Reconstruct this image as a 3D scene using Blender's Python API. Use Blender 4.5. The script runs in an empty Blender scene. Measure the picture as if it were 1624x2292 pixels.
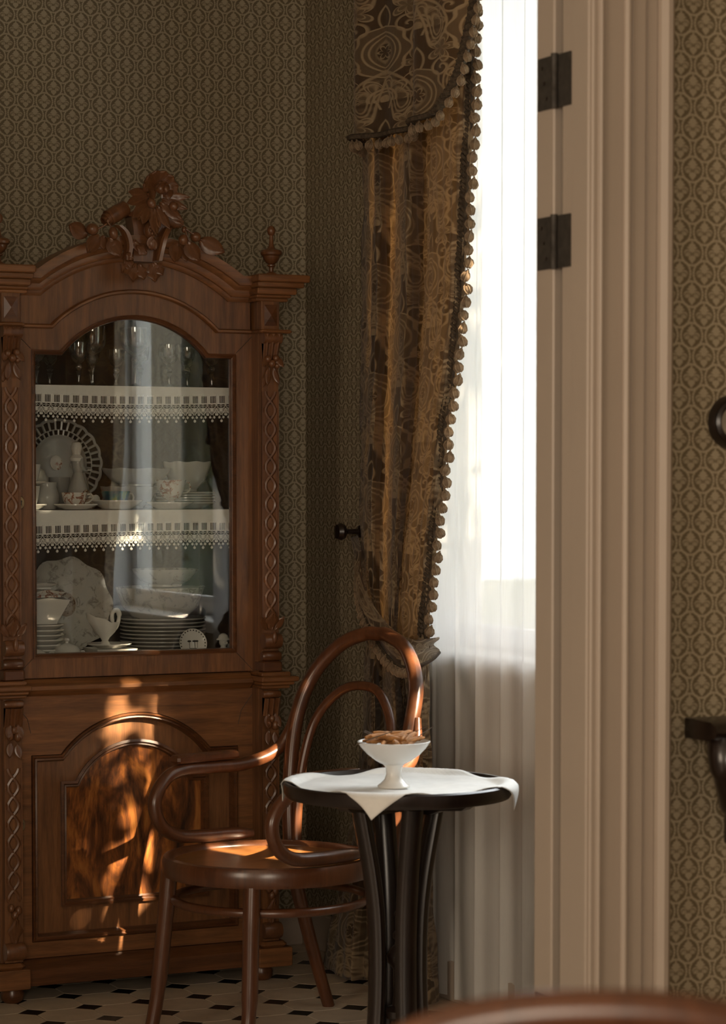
import bpy, math, random
from mathutils import Vector, Matrix
PI = math.pi
S = bpy.context.scene
C = S.collection
random.seed(7)

# ---------------------------------------------------------------- camera
FOC = 5752.0                                   # focal length in pixels of a 1624 x 2292 frame
YAW, PITCH, EYE = math.radians(26.0), math.atan(0.045), 1.40
cam = bpy.data.cameras.new('camera'); camo = bpy.data.objects.new('camera', cam); C.objects.link(camo)
cam.sensor_fit = 'VERTICAL'; cam.sensor_height = 36.0; cam.sensor_width = 25.5
cam.lens = FOC / 2292 * 36.0
cam.shift_y = (1075 + FOC * 0.045 - 1146) / 2292
camo.location = (0, 0, EYE)
camo.rotation_euler = (PI / 2 - PITCH, 0, -YAW)
cam.clip_start = 0.05; cam.clip_end = 200
cam.dof.use_dof = True; cam.dof.focus_distance = 7.0; cam.dof.aperture_fstop = 5.6
S.camera = camo
# ---------------------------------------------------------------- exposure, sky, sun
vs = S.view_settings
vs.view_transform = 'Standard'; vs.look = 'None'; vs.gamma = 1; vs.use_curve_mapping = False
vs.exposure = 2.0
S.cycles.max_bounces = 8; S.cycles.diffuse_bounces = 4; S.cycles.glossy_bounces = 4; S.cycles.transparent_max_bounces = 16
SKY, SUN, ROOMLIGHT = 2.7, 14.0, 25.0
w = bpy.data.worlds.new('sky'); S.world = w; w.use_nodes = True
bg = w.node_tree.nodes['Background']; bg.inputs[0].default_value = (0.93, 0.97, 1.0, 1); bg.inputs[1].default_value = SKY
SUND = Vector((-1.0, 1.72, -1.99 * math.tan(math.radians(31)))).normalized()
sl = bpy.data.lights.new('sun', 'SUN'); so = bpy.data.objects.new('sun', sl); C.objects.link(so)
sl.energy = SUN; sl.angle = 0.0093; sl.color = (1.0, 0.80, 0.55)
so.rotation_euler = SUND.to_track_quat('-Z', 'Y').to_euler(); so.location = (6, -2, 5)
# assumed light added behind the camera, and an added fill lamp on the left
def area(name, loc, to, sx, sy, e, col, portal=False):
    l = bpy.data.lights.new(name, 'AREA'); o = bpy.data.objects.new(name, l); C.objects.link(o)
    l.shape = 'RECTANGLE'; l.size = sx; l.size_y = sy; l.energy = e; l.color = col
    o.location = loc; o.rotation_euler = (Vector(to) - Vector(loc)).to_track_quat('-Z', 'Y').to_euler()
    if portal: l.cycles.is_portal = True
    return o
area('rear_fill_light', (-0.9, -1.75, 1.75), (-0.9, 4, 1.75), 1.6, 1.9, ROOMLIGHT, (1.0, 0.84, 0.66))  # assumed source for the warm frontal light; no window is built here
area('side_fill_light', (-2.5, 2.2, 1.8), (2.5, 2.2, 1.6), 1.4, 1.9, 24.0, (1.0, 0.80, 0.60))  # added fill to brighten the door jamb and casing
area('window_portal', (3.50, 5.38, 2.02), (0, 5.38, 2.02), 1.9, 2.2, 1, (1, 1, 1), portal=True)

# ---------------------------------------------------------------- node helper
class X:
    def __init__(s, nt, k): s.nt, s.k = nt, k
    def op(s, o, b=None, c=None):
        n = s.nt.nodes.new('ShaderNodeMath'); n.operation = o
        for i, v in enumerate((s, b, c)):
            if v is None: continue
            if isinstance(v, X): s.nt.links.new(v.k, n.inputs[i])
            else: n.inputs[i].default_value = v
        return X(s.nt, n.outputs[0])
    def __add__(s, o): return s.op('ADD', o)
    def __sub__(s, o): return s.op('SUBTRACT', o)
    def __mul__(s, o): return s.op('MULTIPLY', o)
    def __truediv__(s, o): return s.op('DIVIDE', o)
    __radd__ = __add__; __rmul__ = __mul__
    def __rsub__(s, o): return (s * -1) + o
    def abs(s): return s.op('ABSOLUTE')
    def sqrt(s): return s.op('SQRT')
    def sin(s): return s.op('SINE')
    def cos(s): return s.op('COSINE')
    def frac(s): return s.op('FRACT')
    def max(s, o): return s.op('MAXIMUM', o)
    def min(s, o): return s.op('MINIMUM', o)
    def lt(s, o): return s.op('LESS_THAN', o)
    def gt(s, o): return s.op('GREATER_THAN', o)
    def atan2(s, o): return s.op('ARCTAN2', o)
    def soft(s, e):                                   # 1 where s < 0, soft edge of width e
        return ((s * (-1.0 / e)) + 0.5).op('MAXIMUM', 0.0).op('MINIMUM', 1.0)
def hyp(a, b): return (a * a + b * b).sqrt()

def newmat(name):
    m = bpy.data.materials.new(name); m.use_nodes = True
    nt = m.node_tree; return m, nt, nt.nodes['Principled BSDF'], nt.nodes['Material Output']
def node(nt, t, **kw):
    n = nt.nodes.new(t)
    for k, v in kw.items():
        if k in n.inputs: n.inputs[k].default_value = v
        else: setattr(n, k, v)
    return n
def ramp(nt, fac, stops):
    r = nt.nodes.new('ShaderNodeValToRGB')
    while len(r.color_ramp.elements) < len(stops): r.color_ramp.elements.new(0.5)
    for e, (p, c) in zip(r.color_ramp.elements, stops): e.position = p; e.color = (*c, 1)
    nt.links.new(fac, r.inputs[0]); return r.outputs[0]
def mixc(nt, fac, a, b, mode='MIX'):
    n = nt.nodes.new('ShaderNodeMix'); n.data_type = 'RGBA'; n.blend_type = mode
    for i, v in ((0, fac), (6, a), (7, b)):
        if isinstance(v, X): v = v.k
        if isinstance(v, bpy.types.NodeSocket): nt.links.new(v, n.inputs[i])
        elif i == 0: n.inputs[0].default_value = v
        else: n.inputs[i].default_value = (*v, 1)
    return n.outputs[2]
def coords(nt, kind='Object', scale=(1, 1, 1)):
    t = nt.nodes.new('ShaderNodeTexCoord'); mp = nt.nodes.new('ShaderNodeMapping')
    mp.inputs['Scale'].default_value = scale
    nt.links.new(t.outputs[kind], mp.inputs[0]); return mp.outputs[0]
def noise(nt, vec, scale, detail=4, rough=0.55, dist=0.0):
    n = node(nt, 'ShaderNodeTexNoise', Scale=scale, Detail=detail, Roughness=rough, Distortion=dist)
    nt.links.new(vec, n.inputs['Vector']); return n.outputs[0]
def bump(nt, bs, h, strength=0.2, dist=0.002):
    b = node(nt, 'ShaderNodeBump', Strength=strength, Distance=dist)
    nt.links.new(h.k if isinstance(h, X) else h, b.inputs['Height']); nt.links.new(b.outputs[0], bs.inputs['Normal'])

def plain(name, col, rough=0.5, metal=0.0, spec=0.5, var=0.0, vscale=8, sub=0.0):
    m, nt, b, o = newmat(name)
    b.inputs['Roughness'].default_value = rough; b.inputs['Metallic'].default_value = metal
    b.inputs['Specular IOR Level'].default_value = spec
    if var:
        f = noise(nt, coords(nt), vscale)
        c = ramp(nt, f, [(0.3, tuple(v * (1 - var) for v in col)), (0.7, tuple(min(1, v * (1 + var)) for v in col))])
        nt.links.new(c, b.inputs['Base Color'])
    else: b.inputs['Base Color'].default_value = (*col, 1)
    return m
def wood(name, dark, light, axis='z', rough=0.35, scale=1.0, coat=0.25):
    m, nt, b, o = newmat(name)
    k = {'x': (2.2, 30, 30), 'y': (30, 2.2, 30), 'z': (30, 30, 2.2)}[axis]
    v = coords(nt, 'Object', tuple(q * scale for q in k))
    g = noise(nt, v, 1.6, 6, 0.62, 0.6)
    fine = noise(nt, coords(nt, 'Object', tuple(q * scale * 6 for q in k)), 2.0, 3, 0.6)
    big = noise(nt, coords(nt), 5.0, 2)
    f = X(nt, g) * 0.62 + X(nt, fine) * 0.22 + X(nt, big) * 0.16
    c = ramp(nt, f.k, [(0.34, dark), (0.50, tuple((a + c2) / 2 for a, c2 in zip(dark, light))), (0.66, light)])
    nt.links.new(c, b.inputs['Base Color'])
    b.inputs['Roughness'].default_value = rough
    b.inputs['Coat Weight'].default_value = coat; b.inputs['Coat Roughness'].default_value = 0.25
    bump(nt, b, fine, 0.12, 0.0008)
    return m
def burl(name):
    m, nt, b, o = newmat(name)
    v = coords(nt, 'Object', (7, 7, 2.2))
    n1 = noise(nt, v, 1.7, 6, 0.6, 2.2)
    n2 = noise(nt, coords(nt, 'Object', (60, 60, 8)), 2.0, 3, 0.6, 0.5)
    f = X(nt, n1) * 0.8 + X(nt, n2) * 0.2
    c = ramp(nt, f.k, [(0.36, (0.03, 0.010, 0.004)), (0.47, (0.14, 0.045, 0.012)), (0.56, (0.32, 0.11, 0.022)), (0.66, (0.42, 0.17, 0.04))])
    nt.links.new(c, b.inputs['Base Color']); b.inputs['Roughness'].default_value = 0.30
    b.inputs['Coat Weight'].default_value = 0.4; b.inputs['Coat Roughness'].default_value = 0.2
    return m

WPW, WPH = 0.0557, 0.0791                      # wallpaper repeat
def wallpaper(name, axis, u0, v0):
    m, nt, b, o = newmat(name)
    t = nt.nodes.new('ShaderNodeTexCoord'); sp = nt.nodes.new('ShaderNodeSeparateXYZ'); nt.links.new(t.outputs['Object'], sp.inputs[0])
    U = (X(nt, sp.outputs[axis]) - u0) / WPW; V = (X(nt, sp.outputs[2]) - v0) / WPH
    def cell(du):
        u = (U + (0.5 + du)).frac() - 0.5; v = ((V + (0.5 + du)).frac() - 0.5) * (WPH / WPW)
        au = u.abs(); r = hyp(u, v)
        rope = (v.atan2(u) * 26.0).sin() * 0.012
        u, v, au = u / 1.03, v / 1.03, au / 1.03
        ring = ((r - 0.437).abs() - 0.036 + rope).soft(0.025)
        head = (au / 0.20 + (v - 0.17).abs() / 0.22 - 0.95 + (v * 60.0).cos() * 0.10).soft(0.15)
        lobe = (hyp(au - 0.185, (v + 0.015) * 1.15) - 0.135).soft(0.025)
        foot = (hyp(au - 0.055, v + 0.185) - 0.085).soft(0.02).max((au / 0.13 + (v + 0.22).abs() / 0.15 - 1.0).soft(0.1))
        cut = ((hyp(au - 0.17, v + 0.085) - 0.125).abs() - 0.017).soft(0.014) * v.gt(-0.10)
        cut2 = ((hyp(au - 0.185, v + 0.06) - 0.058).abs() - 0.012).soft(0.012) * (0.0 - v - 0.10).soft(0.05)
        fill = head.max(lobe).max(foot) * (1.0 - cut * 0.85) * (1.0 - cut2 * 0.7)
        return ring.max(fill * 0.95)
    mk = cell(0.0).max(cell(0.5))
    n = X(nt, noise(nt, coords(nt), 900, 2)); big = X(nt, noise(nt, coords(nt), 1.3, 2))
    f = mk * (0.72 + n * 0.5)
    c = mixc(nt, f, (0.160, 0.126, 0.073), (0.415, 0.352, 0.245))
    nt.links.new(c, b.inputs['Base Color']); b.inputs['Roughness'].default_value = 0.62
    b.inputs['Specular IOR Level'].default_value = 0.3
    return m

def damask(name, usc=1.0):
    m, nt, b, o = newmat(name)
    uv = nt.nodes.new('ShaderNodeUVMap'); sp = nt.nodes.new('ShaderNodeSeparateXYZ'); nt.links.new(uv.outputs[0], sp.inputs[0])
    PW, PH = 0.30, 0.40
    U = X(nt, sp.outputs[0]) * 1.35; V = X(nt, sp.outputs[1]) * 1.35
    def cell(off):
        u = (((U / PW) + off).frac() - 0.5) * PW; v = (((V / PH) + off).frac() - 0.5) * PH
        au = u.abs()
        th = v.atan2(u); r0 = hyp(u, v)
        def line(d, t=0.0026, e=0.003): return (d.abs() - t).soft(e)
        # medallion: scalloped border, inner pointed oval, small flower
        sc = (v * 95.0).cos() * 0.006
        e = hyp(au + 0.030, v) - 0.098
        med = line(e - sc, .0032) + line(e + 0.022, .002) + line(e + 0.034, .0016) + (e + 0.046).soft(0.006) * 0.55 + (e - sc).soft(0.005) * 0.22
        r3 = hyp(u, v * 0.7); pt3 = (v.atan2(u) * 3.0).cos().abs()
        med = med * (1.0 - (r3 - 0.020).soft(0.003)) + line(r3 - (0.008 + pt3 * 0.010), .0018)
        tip = line(hyp(au + 0.05, v - 0.118) - 0.066, .0026) * v.gt(0.085)
        # lotus fan with rays
        v2 = v + 0.165; r2 = hyp(u, v2); t2 = v2.atan2(u); pet = (t2 * 4.5).cos().abs()
        fan = line(r2 - (0.046 + pet * 0.030), .003) + line(r2 - (0.034 + pet * 0.030), .0016) + line(r2 - 0.036, .003) + line(r2 - 0.026, .002) + (r2 - 0.014).soft(0.004) + (r2 - (0.046 + pet * 0.030)).soft(0.004) * 0.25
        fan = fan * v2.gt(-0.010)
        stem = line(au - 0.012 - (v + 0.20).abs() * 0.35, .003) * (v + 0.165).lt(0.0)
        # paisleys
        pv = v - 0.015; pu = au - 0.100 - pv * pv * 4.0
        d = hyp(pu, pv * 0.40) - (0.029 + pv * 0.15)
        pai = line(d, .003) + line(d + 0.010, .0015) + line(d + 0.017, .0015) + d.soft(0.004) * 0.25 * ((v * 260.0).sin() * 0.5 + 0.5)
        # curls and leaf sprays
        cu, cv = au - 0.086, v + 0.120; cr = hyp(cu, cv); ct = cv.atan2(cu) / (2 * PI)
        curl = ((cr / 0.024 - ct).frac() - 0.30).soft(0.22) * cr.lt(0.036)
        cu, cv = au - 0.062, v - 0.145; cr2 = hyp(cu, cv * 0.75); ct2 = cv.atan2(cu); lf = (ct2 * 2.5).cos().abs()
        lea = line(cr2 - (0.012 + lf * 0.026), .0026) + line(cr2 - (0.004 + lf * 0.020), .0014) + (cr2 - (0.012 + lf * 0.026)).soft(0.004) * 0.3
        return med.max(tip).max(fan).max(stem).max(pai).max(curl).max(lea).min(1.0)
    mk = cell(0.0).max(cell(0.5) * 0.9).min(1.0)
    wv = X(nt, noise(nt, coords(nt, 'UV', (160, 900, 1)), 1.0, 2))
    f = mk * (0.6 + wv * 0.55)
    c = mixc(nt, f, (0.088, 0.057, 0.029), (0.50, 0.385, 0.235))
    nt.links.new(c, b.inputs['Base Color']); b.inputs['Roughness'].default_value = 0.6
    b.inputs['Sheen Weight'].default_value = 0.25
    bump(nt, b, X(nt, noise(nt, coords(nt, 'UV', (150, 9, 1)), 1.0, 3)), 0.55, 0.004)
    tr = nt.nodes.new('ShaderNodeBsdfTranslucent'); nt.links.new(mixc(nt, 0.55, c, (0.80, 0.50, 0.22)), tr.inputs[0])
    mx = nt.nodes.new('ShaderNodeMixShader'); mx.inputs[0].default_value = 0.42
    nt.links.new(b.outputs[0], mx.inputs[1]); nt.links.new(tr.outputs[0], mx.inputs[2]); nt.links.new(mx.outputs[0], o.inputs[0])
    return m

def sheer(name, transp=0.045):
    m, nt, b, o = newmat(name); nt.nodes.remove(b)
    wv = X(nt, noise(nt, coords(nt, 'Object', (1, 60, 2)), 6.0, 3))
    col = ramp(nt, wv.k, [(0.3, (0.30, 0.30, 0.295)), (0.7, (0.42, 0.42, 0.415))])
    tp = nt.nodes.new('ShaderNodeBsdfTransparent'); tl = nt.nodes.new('ShaderNodeBsdfTranslucent'); df = nt.nodes.new('ShaderNodeBsdfDiffuse')
    nt.links.new(col, tl.inputs[0]); df.inputs[0].default_value = (0.86, 0.84, 0.80, 1)
    m1 = nt.nodes.new('ShaderNodeMixShader'); m1.inputs[0].default_value = 0.66
    nt.links.new(tl.outputs[0], m1.inputs[1]); nt.links.new(df.outputs[0], m1.inputs[2])
    m2 = nt.nodes.new('ShaderNodeMixShader'); m2.inputs[0].default_value = transp
    nt.links.new(m1.outputs[0], m2.inputs[1]); nt.links.new(tp.outputs[0], m2.inputs[2]); nt.links.new(m2.outputs[0], o.inputs[0])
    return m
def pane(name, ior=1.5, tint=(1, 1, 1), rough=0.0, boost=1.0, floor=0.0):
    m, nt, b, o = newmat(name); nt.nodes.remove(b)
    tp = node(nt, 'ShaderNodeBsdfTransparent', Color=(*tint, 1)); gl = node(nt, 'ShaderNodeBsdfGlossy', Roughness=rough)
    lw = node(nt, 'ShaderNodeLayerWeight', Blend=0.5)
    r0 = ((ior - 1) / (ior + 1)) ** 2
    f = ((X(nt, lw.outputs['Facing']).op('POWER', 5.0) * (1 - r0) + r0) * boost + floor).min(1.0)
    mx = nt.nodes.new('ShaderNodeMixShader'); nt.links.new(f.k, mx.inputs[0])
    nt.links.new(tp.outputs[0], mx.inputs[1]); nt.links.new(gl.outputs[0], mx.inputs[2]); nt.links.new(mx.outputs[0], o.inputs[0])
    return m
def flowered(name, base, spots, scale):
    m, nt, b, o = newmat(name)
    f = noise(nt, coords(nt), scale, 3, 0.6, 0.8)
    c = ramp(nt, f, [(0.52, base), (0.58, spots), (0.64, tuple(q * 0.6 for q in spots)), (0.70, base)])
    nt.links.new(c, b.inputs['Base Color']); b.inputs['Roughness'].default_value = 0.15
    return m
def cupglaze(name):
    m, nt, b, o = newmat(name)
    f = noise(nt, coords(nt), 22, 2, 0.5, 0.5)
    c = ramp(nt, f, [(0.36, (0.015, 0.07, 0.13)), (0.48, (0.02, 0.16, 0.19)), (0.58, (0.16, 0.30, 0.06)), (0.68, (0.02, 0.10, 0.16))])
    nt.links.new(c, b.inputs['Base Color']); b.inputs['Roughness'].default_value = 0.12
    return m

M = {}
M['wood_z'] = wood('walnut_upright', (0.085, 0.034, 0.012), (0.27, 0.115, 0.040), 'z', .4, 1, .12)
M['wood_x'] = wood('walnut_lengthwise', (0.095, 0.038, 0.013), (0.30, 0.125, 0.042), 'x', .4, 1, .12)
M['wood_dark'] = wood('walnut_dark', (0.055, 0.020, 0.008), (0.17, 0.066, 0.024), 'x', 0.3)
M['carving'] = wood('carved_walnut', (0.075, 0.028, 0.011), (0.23, 0.095, 0.036), 'z', 0.33, 0.7, 0.35)
M['inside'] = plain('cabinet_inside', (0.018, 0.011, 0.008), 0.6, var=0.3, vscale=14)
M['burl'] = burl('burl_veneer')
M['bent'] = wood('bent_beech', (0.055, 0.019, 0.008), (0.135, 0.048, 0.018), 'z', 0.28, 0.6, 0.45)
M['seat'] = wood('seat_veneer', (0.13, 0.050, 0.014), (0.28, 0.115, 0.032), 'x', 0.28, 0.8, 0.4)
M['ebony'] = wood('black_stained_wood', (0.007, 0.004, 0.003), (0.022, 0.012, 0.008), 'z', 0.30, 0.7, 0.3)
M['glass'] = pane('window_glass', 1.5)
M['vitrine'] = pane('vitrine_glass', 1.55, (0.95, 0.96, 0.95), 0.0, 1.15, 0.0)
M['crystal'] = pane('crystal', 1.6, (0.88, 0.90, 0.90), 0.03, 2.5, 0.05)
M['porcelain'] = plain('porcelain', (0.70, 0.69, 0.65), 0.14, var=0.04)
M['porc_grey'] = plain('porcelain_grey', (0.44, 0.44, 0.42), 0.2, var=0.06)
M['floral'] = flowered('floral_porcelain', (0.70, 0.68, 0.63), (0.36, 0.14, 0.08), 55)
M['relief'] = flowered('relief_porcelain', (0.55, 0.54, 0.50), (0.46, 0.45, 0.41), 40)
M['swan'] = flowered('swan_glaze', (0.40, 0.33, 0.26), (0.12, 0.06, 0.03), 70)
M['cup'] = cupglaze('blue_green_glaze')
M['gilt'] = plain('gilt', (0.65, 0.30, 0.14), 0.2, 0.9)
M['ink'] = plain('painted_ink', (0.05, 0.045, 0.04), 0.3)
M['linen'] = plain('white_linen', (0.78, 0.775, 0.74), 0.8, var=0.05, vscale=30)
M['lace'] = plain('white_lace', (0.82, 0.81, 0.78), 0.85)
M['cream'] = plain('cream_paint', (0.43, 0.36, 0.295), 0.42, var=0.03, vscale=3)
M['white'] = plain('white_paint', (0.82, 0.81, 0.78), 0.5, var=0.02, vscale=3)
M['iron'] = plain('black_iron', (0.055, 0.048, 0.040), 0.6, 0.3, var=0.3, vscale=60)
M['brass'] = plain('dull_brass', (0.30, 0.22, 0.12), 0.4, 0.7, var=0.25, vscale=80)
M['tile'] = plain('cream_tile', (0.58, 0.48, 0.36), 0.5, var=0.10, vscale=18)
M['tile_black'] = plain('black_tile', (0.012, 0.010, 0.009), 0.38)
M['grout'] = plain('grout', (0.05, 0.035, 0.025), 0.9)
M['wp_back'] = wallpaper('wallpaper_back', 0, 2.360, 2.398)
M['wp_right'] = wallpaper('wallpaper_right', 1, 6.883, 2.670)
M['wp_near'] = wallpaper('wallpaper_near', 0, 2.703, 2.270)
M['damask'] = damask('damask')
M['braid'] = plain('dark_braid', (0.060, 0.040, 0.022), 0.85, var=0.4, vscale=120)
M['bobble'] = plain('bobble_wool', (0.21, 0.145, 0.088), 0.9, var=0.3, vscale=90)
M['sheer'] = sheer('sheer_voile')
M['plaster'] = plain('plaster', (0.72, 0.69, 0.63), 0.9)
M['parquet'] = wood('near_floor_wood', (0.11, 0.05, 0.02), (0.26, 0.13, 0.06), 'y', 0.4)
M['grass'] = plain('lawn', (0.12, 0.135, 0.085), 0.9, var=0.3, vscale=2)
M['leafgreen'] = plain('tree_leaf', (0.055, 0.068, 0.038), 0.6, var=0.4, vscale=3)
M['bark'] = plain('bark', (0.09, 0.06, 0.04), 0.9, var=0.4, vscale=20)
M['stick'] = plain('cinnamon', (0.34, 0.14, 0.03), 0.75, var=0.45, vscale=60)
M['pale'] = plain('pale_print', (0.42, 0.37, 0.30), 0.5, var=0.15, vscale=40)
M['stone'] = plain('outside_stone', (0.5, 0.47, 0.42), 0.9, var=0.1, vscale=3)

# ---------------------------------------------------------------- mesh helper
def lerp(a, b, t): return a + (b - a) * t
class MB:
    def __init__(s): s.v = []; s.f = []; s.uv = None
    def add(s, vs, fs):
        o = len(s.v); s.v += [tuple(p) for p in vs]; s.f += [tuple(i + o for i in f) for f in fs]; return s
    def box(s, x0, x1, y0, y1, z0, z1, bev=0.0):
        if bev <= 0:
            v = [(x, y, z) for x in (x0, x1) for y in (y0, y1) for z in (z0, z1)]
            return s.add(v, [(0, 1, 3, 2), (4, 6, 7, 5), (0, 4, 5, 1), (2, 3, 7, 6), (0, 2, 6, 4), (1, 5, 7, 3)])
        b = bev
        r = [(x0 + b, y0), (x1 - b, y0), (x1, y0 + b), (x1, y1 - b), (x1 - b, y1), (x0 + b, y1), (x0, y1 - b), (x0, y0 + b)]
        cx, cy = (x0 + x1) / 2, (y0 + y1) / 2
        def sh(k): return [(cx + (x - cx) * (1 - b / max(1e-6, (x1 - x0) / 2) * k), cy + (y - cy) * (1 - b / max(1e-6, (y1 - y0) / 2) * k)) for x, y in r]
        L = [(sh(.9), z0), (r, z0 + b), (r, z1 - b), (sh(.9), z1)]
        v = [(x, y, z) for ring, z in L for x, y in ring]; f = []
        for k in range(3):
            for i in range(8): f.append((k * 8 + i, k * 8 + (i + 1) % 8, k * 8 + 8 + (i + 1) % 8, k * 8 + 8 + i))
        f.append(tuple(range(7, -1, -1))); f.append(tuple(range(24, 32)))
        return s.add(v, f)
    def lathe(s, prof, seg=20, c=(0, 0, 0), axis='z', a0=0, a1=2 * PI):
        full = abs(a1 - a0 - 2 * PI) < 1e-6; n = seg if full else seg + 1
        v = []; f = []
        for r, z in prof:
            for i in range(n):
                a = a0 + (a1 - a0) * i / seg
                p = (r * math.cos(a), r * math.sin(a), z)
                if axis == 'x': p = (p[2], p[0], p[1])
                elif axis == 'y': p = (p[0], p[2], p[1])
                v.append((p[0] + c[0], p[1] + c[1], p[2] + c[2]))
        for k in range(len(prof) - 1):
            for i in range(seg):
                j = (i + 1) % n
                f.append((k * n + i, k * n + j, k * n + n + j, k * n + n + i))
        if full and axis == 'z':
            if prof[0][0] > 1e-5: f.append(tuple(range(n - 1, -1, -1)))
            if prof[-1][0] > 1e-5: f.append(tuple(range((len(prof) - 1) * n, len(prof) * n)))
        return s.add(v, f)
    def ell(s, c, r, seg=10, rings=6, rot=None):
        v = []; f = []
        for k in range(rings + 1):
            t = PI * k / rings
            for i in range(seg):
                a = 2 * PI * i / seg
                p = Vector((r[0] * math.sin(t) * math.cos(a), r[1] * math.sin(t) * math.sin(a), r[2] * math.cos(t)))
                if rot is not None: p = rot @ p
                v.append((p.x + c[0], p.y + c[1], p.z + c[2]))
        for k in range(rings):
            for i in range(seg):
                j = (i + 1) % seg; f.append((k * seg + i, k * seg + j, k * seg + seg + j, k * seg + seg + i))
        return s.add(v, f)
    def tube(s, path, rad, seg=10, closed=False, cap=True, flat=1.0, up=None):
        P = [Vector(p) for p in path]; n = len(P); v = []; f = []
        R = rad if isinstance(rad, (list, tuple)) else [rad] * n
        prev = None
        for i in range(n):
            if closed: t = P[(i + 1) % n] - P[i - 1]
            else: t = P[min(i + 1, n - 1)] - P[max(i - 1, 0)]
            t.normalize()
            if prev is None:
                u = Vector(up) if up else (Vector((0, 0, 1)) if abs(t.z) < 0.9 else Vector((1, 0, 0)))
            else: u = prev
            u = u - t * u.dot(t)
            if u.length < 1e-6: u = t.orthogonal()
            u.normalize(); prev = u; b = t.cross(u)
            for k in range(seg):
                a = 2 * PI * k / seg
                v.append(P[i] + u * (math.cos(a) * R[i]) + b * (math.sin(a) * R[i] * flat))
        m = n if closed else n - 1
        for i in range(m):
            for k in range(seg):
                j = (i + 1) % n; l = (k + 1) % seg
                f.append((i * seg + k, i * seg + l, j * seg + l, j * seg + k))
        if not closed and cap: f.append(tuple(range(seg - 1, -1, -1))); f.append(tuple(range((n - 1) * seg, n * seg)))
        return s.add(v, f)
    def sweep(s, path, prof, closed=False):
        """path in the xz plane, prof = closed outline of (normal offset, y)"""
        n = len(path); v = []; f = []; q = len(prof)
        for i in range(n):
            a = Vector(path[i]);
            p0 = Vector(path[i - 1]) if (i > 0 or closed) else None
            p1 = Vector(path[(i + 1) % n]) if (i < n - 1 or closed) else None
            d0 = (a - p0).normalized() if p0 is not None else (p1 - a).normalized()
            d1 = (p1 - a).normalized() if p1 is not None else d0
            n0 = Vector((-d0.y, d0.x)); n1 = Vector((-d1.y, d1.x)); nn = (n0 + n1).normalized()
            k = 1.0 / max(0.35, nn.dot(n0))
            for o, y in prof: v.append((a.x + nn.x * o * k, y, a.y + nn.y * o * k))
        m = n if closed else n - 1
        for i in range(m):
            j = (i + 1) % n
            for k in range(q): f.append((i * q + k, j * q + k, j * q + (k + 1) % q, i * q + (k + 1) % q))
        if not closed: f.append(tuple(range(q))); f.append(tuple(range((n - 1) * q, n * q))[::-1])
        return s.add(v, f)
    def strip(s, A, B, y0, y1, closed=False):
        """plate between two polylines of equal length in xz, thickness y0..y1"""
        n = len(A); v = []
        for y in (y0, y1):
            v += [(p[0], y, p[1]) for p in A]; v += [(p[0], y, p[1]) for p in B]
        f = []; m = n if closed else n - 1
        for i in range(m):
            j = (i + 1) % n
            f += [(i, j, n + j, n + i), (2 * n + i, 3 * n + i, 3 * n + j, 2 * n + j), (i, 2 * n + i, 2 * n + j, j), (n + i, n + j, 3 * n + j, 3 * n + i)]
        if not closed: f += [(0, n, 3 * n, 2 * n), (n - 1, 3 * n - 1, 4 * n - 1, 2 * n - 1)]
        return s.add(v, f)
    def plate(s, P, y0, y1):
        n = len(P)
        return s.add([(p[0], y0, p[1]) for p in P] + [(p[0], y1, p[1]) for p in P],
                     [tuple(range(n)), tuple(range(2 * n - 1, n - 1, -1))] + [(i, i + n, (i + 1) % n + n, (i + 1) % n) for i in range(n)])
    def grid(s, fn, nu, nv, uvfn=None):
        v = []; f = []; uv = []
        for j in range(nv + 1):
            for i in range(nu + 1):
                v.append(fn(i / nu, j / nv))
                if uvfn: uv.append(uvfn(i / nu, j / nv))
        for j in range(nv):
            for i in range(nu):
                a = j * (nu + 1) + i; f.append((a, a + 1, a + nu + 2, a + nu + 1))
        if uvfn: s.uv = (s.uv or []) + uv
        return s.add(v, f)
    def mesh(s, name, mat, smooth=True):
        me = bpy.data.meshes.new(name); me.from_pydata(s.v, [], s.f)
        if s.uv:
            l = me.uv_layers.new(name='UVMap')
            for lp in me.loops: l.data[lp.index].uv = s.uv[lp.vertex_index]
        me.materials.append(M[mat] if isinstance(mat, str) else mat)
        me.validate()
        import bmesh
        b = bmesh.new(); b.from_mesh(me); bmesh.ops.recalc_face_normals(b, faces=b.faces); b.to_mesh(me); b.free()
        if smooth:
            me.shade_smooth()
            me.set_sharp_from_angle(angle=math.radians(38))
        return me
    def build(s, name, mat, parent=None, smooth=True, loc=None, rz=0.0):
        o = bpy.data.objects.new(name, s.mesh(name, mat, smooth)); C.objects.link(o)
        if parent: o.parent = parent
        if loc: o.location = loc
        if rz: o.rotation_euler.z = rz
        return o
def link(name, me, parent=None, loc=(0, 0, 0), rot=(0, 0, 0), sc=(1, 1, 1)):
    o = bpy.data.objects.new(name, me); C.objects.link(o); o.parent = parent
    o.location = loc; o.rotation_euler = rot; o.scale = sc; return o
def tag(o, label, cat=None, group=None, kind=None):
    if label: o['label'] = label
    if cat: o['category'] = cat
    if group: o['group'] = group
    if kind: o['kind'] = kind
    return o
def thing(name, label, cat, loc=(0, 0, 0), rz=0.0, group=None):
    o = bpy.data.objects.new(name, None); C.objects.link(o); o.location = loc; o.rotation_euler.z = rz
    o.empty_display_size = 0.05
    return tag(o, label, cat, group)
def struct(o, label=None): return tag(o, label, kind='structure')
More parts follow.
